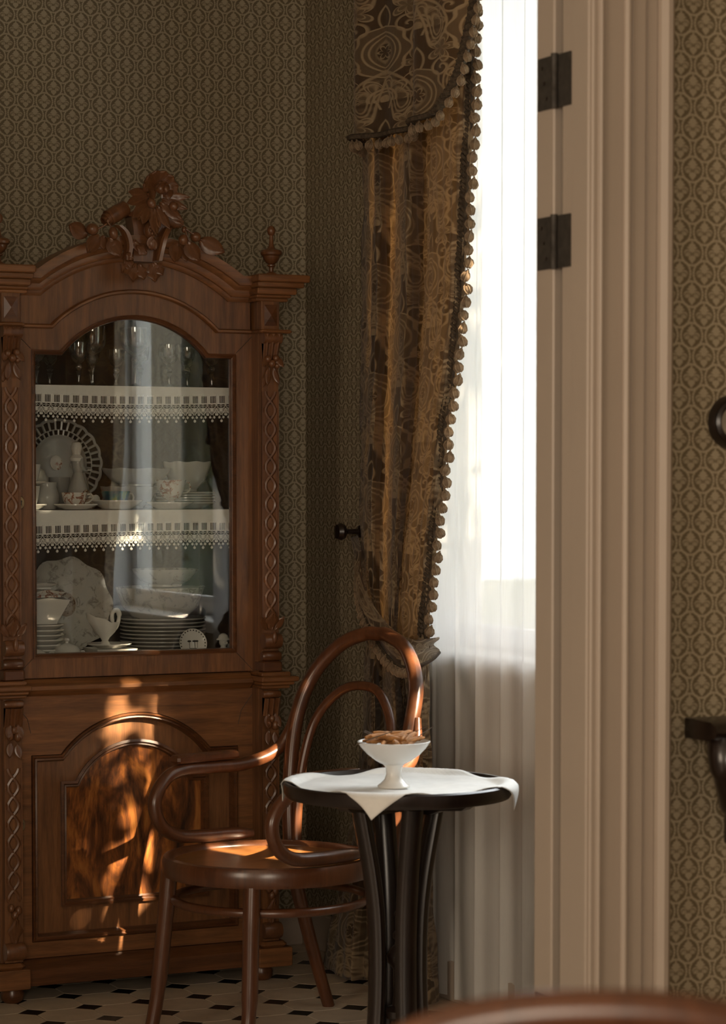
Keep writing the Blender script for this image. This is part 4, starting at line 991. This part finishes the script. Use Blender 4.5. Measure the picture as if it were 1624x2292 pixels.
# valance
VAL = [(6.330,2.312),(6.230,2.311),(6.090,2.306),(5.960,2.307),(5.835,2.312),(5.738,2.322),(5.686,2.354),(5.655,2.399),(5.637,2.462),(5.621,2.525),(5.598,2.619),(5.575,2.72),(5.54,2.90)]
vsp = spline([(0, p[0], p[1]) for p in VAL], 8)
va = thing('valance', 'brown damask valance with dark braid and bobble fringe above the drape', 'curtain', (3.02, 6.0, 2.3))
def vx(y, z): return .022 * math.sin(y * 17 + .6) - .010 * math.sin(y * 39) + (.075 * max(0, (y - 6.16) / .17) ** 2)
def vf(a, b):
    i = a * (len(vsp) - 1); k = min(int(i), len(vsp) - 2); p = vsp[k].lerp(vsp[k + 1], i - k)
    z = lerp(3.02, p.z, b); y = p.y
    return (vx(y, z) - .03 * b * 0, y - 6.0, z - 2.3)
vo = MB().grid(vf, 96, 24, lambda a, b: (-(vf(a, b)[1]) * .46 + .14, vf(a, b)[2] + 2.3)).build('cloth', 'damask', va); vo.modifiers.new('thickness', 'SOLIDIFY').thickness = .005
ve = [Vector(vf(k / 240, 1.0)) + Vector((-.006, 0, -.002)) for k in range(241)]
twist(ve, .0085, 2, va, tw=140)
L = 0; last = ve[0]; 
for p in ve[1:]:
    L += (p - last).length; last_ = last; last = p
    if L > .029:
        L = 0; d = (p - last_).normalized(); nrm = Vector((0, -d.z, d.y))
        if nrm.z > 0: nrm = -nrm
        out = Vector((0, -.016, -.016)) if p.y < -.30 else Vector((0, 0, -.024))
        link('bobble', bmesh_, va, p + out + Vector((-.004, 0, 0)), (random.uniform(-.4, .4), random.uniform(-.4, .4), 0), (.9, .9, .9))
pm = tag(MB().box(2.98, XW, 4.35, 6.5, 3.03, 3.12, .01).build('pelmet', 'wood_x', None, False), 'wooden pelmet board above the window curtains', 'pelmet')
# sheers
def sheer_panel(y0, y1, label, seed, amp=.010):
    rnd = random.Random(seed); ph = [rnd.uniform(0, 6) for _ in range(5)]
    def f(a, b):
        y = lerp(y0, y1, a); z = lerp(2.99, .015, b); s = a * (y0 - y1)
        x = 3.208 + amp * (.55 * math.sin(s * 52 + ph[0] + .5 * b) + .35 * math.sin(s * 95 + ph[1]) + .3 * math.sin(s * 23 + ph[2] - .6 * b)) * (.8 + .3 * b)
        return (x - 3.208, y - (y0 + y1) / 2 + .012 * math.sin(s * 52 + ph[3]), z)
    o = MB().grid(f, 140, 40).build('sheer_curtain', 'sheer', None, True, (3.208, (y0 + y1) / 2, 0))
    return tag(o, label, 'curtain', None)
sheer_panel(6.30, 5.50, 'white sheer voile curtain glowing in front of the window, beside the drape', 3)
p2 = thing('drape', 'matching brown damask drape at the near side of the window, behind the door casing', 'curtain', (3.14, 4.55, 0))
def d2(a, b):
    z = lerp(2.99, .012, b); k = 1 - .35 * math.exp(-((z - 1.0) / .35) ** 2)
    return (.045 * math.sin(a * 22) * k + .008 * math.sin(a * 61 + z), (-.24 + .48 * a) * k - .05 * (1 - k), z)
MB().grid(d2, 90, 60, lambda a, b: (a * .4, lerp(2.99, .012, b))).build('cloth', 'damask', p2).modifiers.new('thickness', 'SOLIDIFY').thickness = .004

# ================================================================ bentwood armchair
def bent_arm_chair(loc, rz, label):
    t = thing('bentwood_armchair', label, 'chair', loc, rz)
    SR = .268; SZ = .46
    ring = MB().lathe([(SR - .030, SZ - .045), (SR - .004, SZ - .045), (SR, SZ - .036), (SR, SZ - .008), (SR - .005, SZ + .002), (SR - .018, SZ + .004), (SR - .028, SZ - .002), (SR - .032, SZ - .010), (SR - .030, SZ - .045)], 56)
    ring.build('seat_ring', 'bent', t); MB().lathe([(.0001, SZ - .020), (.12, SZ - .018), (SR - .05, SZ - .012), (SR - .029, SZ - .009), (SR - .029, SZ - .02), (.0001, SZ - .026)], 48).build('seat_panel', 'seat', t)
    for s, yt, yb in ((1, .160, .190), (-1, .152, .170)):
        MB().tube(spline([(-.19, s * yt, SZ - .035), (-.20, s * (yt + .006), .30), (-.212, s * lerp(yt, yb, .7), .12), (-.232, s * yb, 0.0)], 6), [.0215] * 6 + [.0205] * 6 + [.018] * 6 + [.0155], 14).build('leg', 'bent', t)
    # back bow runs foot - post - arch - post - foot
    H = [(.368, .172, .0), (.318, .178, .15), (.262, .184, .34), (.246, .190, .47), (.262, .205, .64), (.292, .212, .78), (.330, .192, .885), (.362, .125, .965), (.378, .045, .998), (.380, 0, 1.0)]
    P = spline(H + [(x, -y, z) for x, y, z in H[-2::-1]], 8)
    n = len(P); MB().tube(P, [lerp(.0165, .0205, min(1, min(k, n - 1 - k) / 26)) if min(k, n - 1 - k) < 26 else lerp(.0205, .0185, min(1, (min(k, n - 1 - k) - 26) / 40)) for k in range(n)], 14).build('back_bow', 'bent', t)
    Hi = [(.235, .150, .43), (.240, .155, .52), (.262, .158, .66), (.292, .140, .775), (.318, .075, .850), (.328, 0, .868)]
    MB().tube(spline(Hi + [(x, -y, z) for x, y, z in Hi[-2::-1]], 8), .0125, 12).build('inner_bow', 'bent', t)
    A = [(.300, .226, .80), (.288, .238, .74), (.250, .252, .685), (.150, .262, .658), (.03, .264, .658), (-.06, .262, .658), (-.118, .260, .640), (-.158, .257, .585), (-.140, .255, .525), (-.085, .252, .492), (0.0, .250, .484), (.08, .245, .482), (.150, .232, .478)]
    for s, dx in ((1, 0.0), (-1, -.062)):
        K = [(x + dx * max(0, min(1, (.30 - x) / .2)), s * y, z) for x, y, z in A]
        Q = spline(K, 7); n = len(Q)
        a = MB().tube(Q, [lerp(.011, .0172, min(1, k / 12)) if k < n - 5 else lerp(.0172, .010, (k - n + 5) / 5) for k in range(n)], 12).build('arm', 'bent', t)
        x0, x1 = .12 + dx, -.09 + dx
        MB().box(x1, x0, s * .263 - .021, s * .263 + .021, .676, .697, .006).build('arm_pad', 'bent', a, False)
    MB().tube([(.243 * math.cos(2 * PI * k / 48) + .008, .243 * math.sin(2 * PI * k / 48), .352) for k in range(48)], .0115, 10, True).build('stretcher_ring', 'bent', t)
    return t
bent_arm_chair((2.60, 5.87, 0), math.radians(18), 'brown bentwood armchair with hoop back standing before the china cabinet')

# ================================================================ side table
TB0 = (2.64, 5.23, 0); TZ = .70
tt = thing('side_table', 'small round black-stained table on curved bentwood legs beside the armchair', 'table', TB0)
TR = .262
MB().lathe([(.0001, TZ - .024), (TR - .03, TZ - .026), (TR - .006, TZ - .022), (TR, TZ - .012), (TR, TZ + .008), (TR - .004, TZ + .012), (TR - .010, TZ + .011), (TR - .014, TZ + .001), (TR - .02, TZ), (.0001, TZ)], 64).build('table_top', 'ebony', tt)
for a in (0.45, 0.45 + PI / 2):
    ca, sa = math.cos(a), math.sin(a); P = []
    mb = MB().plate([(-.215, TZ - .024), (-.19, TZ - .040), (-.13, TZ - .045), (-.10, TZ - .056), (.10, TZ - .056), (.13, TZ - .045), (.19, TZ - .040), (.215, TZ - .024)], -.016, .016)
    mb.build('cross_rail', 'ebony', tt, False).rotation_euler.z = a
for k in range(4):
    a = -0.1 + k * PI / 2; ca, sa = math.cos(a), math.sin(a)
    P = spline([(.094, TZ - .04), (.082, .60), (.064, .50), (.053, .40), (.050, .28), (.054, .16), (.064, .06), (.074, .0)], 6)
    P = [(p[0], p[1]) for p in [(q.x, q.y) for q in [Vector((r[0], r[1], 0)) for r in P]]]
    MB().tube([(r * ca, r * sa, z) for r, z in P], [.020] * len(P), 12, flat=1.3, up=(ca, sa, 0.3)).build('leg', 'ebony', tt)
MB().lathe([(.0001, .14), (.014, .14), (.016, .16), (.036, .17), (.038, .185), (.014, .195), (.010, .22), (.012, .28), (.024, .295), (.027, .31), (.018, .325), (.008, .335), (.006, .345), (.012, .352), (.012, .36), (.006, .368), (.007, .40), (.010, .405), (.004, .415), (.0001, .42)], 20).build('turned_finial', 'ebony', tt)
# cloth
HD = .325; ca0 = math.atan2(-.19, -.155)
tc = thing('table_cloth', 'small white square cloth laid cornerwise on the black round table, tips hanging', 'tablecloth', (TB0[0], TB0[1], TZ))
def cl(a, b):
    u, v = a * 2 - 1, b * 2 - 1
    x, y = (u + v) / 2 * HD, (v - u) / 2 * HD
    c, s = math.cos(ca0), math.sin(ca0); X_, Y_ = x * c - y * s, x * s + y * c
    X_ += .004; r = math.hypot(X_, Y_) + 1e-6; RR = TR - .004
    z = .0035 + .0022 * math.sin(X_ * 31 + 1) * math.sin(Y_ * 27) + .004 * math.exp(-((X_ + .06) ** 2 + (Y_ - .12) ** 2) / .0012)
    if r > RR - .028:
        t = (r - RR + .028)
        if t < .028: z = max(z, .0035 + .012 * math.sin(min(1, t / .020) * PI / 2))
        else:
            e = r - RR; k = min(e, .016); X_ *= (RR + k * .9) / r; Y_ *= (RR + k * .9) / r
            z = .0155 - max(0, e - .006) * .98 - .001
            X_ += .004 * math.sin(e * 60)
    return (X_, Y_, z)
o = MB().grid(cl, 70, 70).build('cloth', 'linen', tc); o.modifiers.new('thickness', 'SOLIDIFY').thickness = .0015
# footed dish
fd = thing('footed_dish', 'white porcelain footed dish of brown sticks on the small table', 'dish', (2.602, 5.176, TZ + .006))
DR = .083
revolve('stem_foot', 'porcelain', [(.0001, 0), (.036, 0), (.037, .004), (.030, .009), (.021, .018), (.017, .030), (.018, .044), (.024, .052)], 36, fd)
revolve('bowl', 'porcelain', [(.020, .050), (.040, .060), (.060, .075), (.074, .090), (DR - .002, .100), (DR, .104), (DR - .003, .105), (.070, .091), (.050, .076), (.0001, .066)], 44, fd)
stk = MB().tube(spline([(-.03, 0, 0), (-.01, 0, .002), (.012, 0, .001), (.03, 0, -.002)], 4), [.0035, .005, .0055, .006, .006, .006, .0058, .0055, .0052, .005, .0045, .0035, .0025], 7).mesh('pod', 'stick')
twg = MB().tube([(-.04, 0, 0), (0, 0, .003), (.045, 0, .004)], [.001, .0013, .0007], 5).mesh('twig', 'bark')
rr = random.Random(4)
for k in range(26):
    a = rr.uniform(0, 2 * PI); r = .048 * math.sqrt(rr.uniform(.1, 1)); ya = rr.uniform(-.6, .6) + (0 if k % 2 else PI) + .4
    o = link('dried_pod', stk, None, (2.602 + r * math.cos(a), 5.176 + r * math.sin(a), TZ + .106 + .007 * (k % 3) + .004 * rr.random()), (0, rr.uniform(-.25, .25), ya), (1.35, 0.95, 0.95))
    tag(o, 'dried brown pod heaped in the white footed dish', 'dried pod', 'dried pods in the footed dish')
for k, (ax, ay, az) in enumerate(((-.055, .0, .6), (-.04, .02, .5), (.06, -.02, .35), (.05, .01, -.2), (-.06, -.03, 2.6))):
    o = link('dried_twig', twg, None, (2.602 + ax, 5.176 + ay, TZ + .122), (0, -.35 if ax > 0 else .4, az)); tag(o, 'thin dark twig sticking out of the heap in the footed dish', 'twig', 'twigs in the footed dish')

# ================================================================ chair close to the camera
def side_chair(loc, rz, label):
    t = thing('bentwood_side_chair', label, 'chair', loc, rz)
    SZ = .46; SR = .21
    MB().lathe([(SR - .03, SZ - .04), (SR, SZ - .036), (SR, SZ - .006), (SR - .01, SZ + .002), (SR - .03, SZ - .004), (SR - .03, SZ - .04)], 48).build('seat_ring', 'bent', t)
    MB().lathe([(.0001, SZ - .012), (SR - .028, SZ - .006), (SR - .028, SZ - .02), (.0001, SZ - .02)], 40).build('seat_panel', 'seat', t)
    for s in (1, -1): MB().tube(spline([(-.14, s * .13, SZ - .03), (-.155, s * .145, .2), (-.18, s * .16, 0)], 6), .018, 12).build('leg', 'bent', t)
    H = [(.31, .17, .0), (.25, .165, .2), (.20, .165, .45), (.225, .19, .68), (.255, .205, .84), (.268, .19, .915), (.274, .14, .955), (.277, .07, .972), (.278, 0, .976)]
    MB().tube(spline(H + [(x, -y, z) for x, y, z in H[-2::-1]], 8), .0175, 16).build('back_bow', 'bent', t)
    Hi = [(.19, .11, .45), (.215, .115, .66), (.235, .10, .78), (.245, 0, .83)]
    MB().tube(spline(Hi + [(x, -y, z) for x, y, z in Hi[-2::-1]], 8), .012, 10).build('inner_bow', 'bent', t)
    MB().tube([(.17 * math.cos(2 * PI * k / 40), .17 * math.sin(2 * PI * k / 40), .24) for k in range(40)], .010, 8, True).build('stretcher_ring', 'bent', t)
    return t
# back of the chair towards the camera
fx, fy = 1.06, 1.745; rzc = math.radians(245)
side_chair((fx - .278 * math.cos(rzc), fy - .278 * math.sin(rzc), 0.001), rzc, 'dark bentwood chair closest to the camera, only its hoop top showing')

# ================================================================ on the near wall
mr = thing('round_frame', 'small dark round picture frame on the near papered wall', 'picture frame', (2.822, YN0, 1.512))
MB().lathe([(.030, -.004), (.032, -.016), (.038, -.020), (.044, -.016), (.048, -.018), (.052, -.010), (.053, 0)], 40, (0, 0, 0), 'y').build('frame_ring', 'ebony', mr); MB().lathe([(.0001, -.006), (.034, -.006), (.034, 0)], 32, (0, 0, 0), 'y').build('picture', 'pale', mr)
ws = thing('wall_bracket', 'dark carved wall bracket shelf at the right edge of the near wall', 'shelf', (2.92, YN0, 0))
MB().sweep([(-.200, .905), (.26, .905)], [(0, 0), (0, -.085), (.008, -.105), (.018, -.112), (.028, -.106), (.036, -.090), (.038, 0)]).build('shelf_board', 'ebony', ws)
for s in (-.155, .16): MB().tube(spline([(s, -.07, .905), (s - .005, -.085, .86), (s + .02, -.07, .80), (s + .05, -.035, .755), (s + .06, -.02, .70)], 6), [.034] * 8 + [.030] * 8 + [.022] * 9, 12).build('corbel', 'ebony', ws)

# ================================================================ unseen tree added up-sun of the window, leaves placed to mask the sun
TB_ = Vector((6.1, 3.7, -.8))
tr = thing('sun_mask_tree', 'unseen leafy tree added outside the window to break up the sun', 'tree', TB_)
MB().tube(spline([(0, 0, 0), (.1, .05, 1.5), (-.05, -.1, 3.0), (-.6, -.5, 4.4), (-1.0, -.7, 5.0)], 6), [.20] * 6 + [.16] * 6 + [.10] * 6 + [.06] * 7, 12).build('trunk', 'bark', tr)
mb = MB(); rr = random.Random(12); XS = 3.16
def open_(y, z):
    """share of leaves missing along the sun ray that crosses the curtain plane at (y, z)"""
    if 5.33 < y < 5.505 and .90 < z < 1.17: return .97
    if 5.335 < y < 5.50 and z < 1.66: return (.80 if z < 1.36 else .55 if z < 1.5 else .93) if z > .9 else 0
    k = z + 1.08 * y - 6.458
    if 4.72 < y < 5.42 and -.07 < k < .185 + (y - 5.0) * .38: return 1.0
    if 5.50 < y <= 5.66 and .95 < z < 2.05: return .85
    if 5.66 < y <= 5.80 and .95 < z < 2.4: return .55
    if 5.80 < y <= 5.93 and .95 < z < 2.42: return .40
    if y > 6.57 and .93 < z < 2.6: return .92
    return 0.0
for k in range(13000):
    y = rr.uniform(4.2, 7.3); z = rr.uniform(-.3, 4.4)
    if rr.random() < open_(y, z): continue
    q = rr.uniform(1.1, 1.9); p = Vector((XS, y, z)) + SUND * (q / SUND.x) - TB_
    s = rr.uniform(.035, .065)
    n1 = Vector((rr.gauss(0, 1), rr.gauss(0, 1), rr.gauss(0, 1))).normalized() - SUND * 1.6; n1.normalize(); u = n1.orthogonal().normalized(); v = n1.cross(u)
    a = rr.uniform(0, 6.28); u, v = u * math.cos(a) + v * math.sin(a), v * math.cos(a) - u * math.sin(a)
    mb.add([p - u * s, p - v * s * .6, p + u * s, p + v * s * .6], [(0, 1, 2, 3)])
tag(mb.build('sun_mask_foliage', 'leafgreen', tr, False), None, kind='stuff')
# clipped green bank added out of view to darken the cabinet glass reflection
hg = MB(); rr = random.Random(3)
def hf(a, b):
    t = PI * b; x = lerp(3.9, 10.5, a); n_ = .10 * math.sin(x * 9 + b * 11) + .06 * math.sin(x * 23 + b * 29)
    return (x, -2.4 - (.45 + n_) * math.cos(t), -.8 + (2.9 + n_) * max(0, math.sin(t)) ** .3)
tag(hg.grid(hf, 110, 24).build('reflection_hedge', 'leafgreen'), 'clipped green bank added out of view to darken the cabinet glass reflection', 'reflection_hedge')
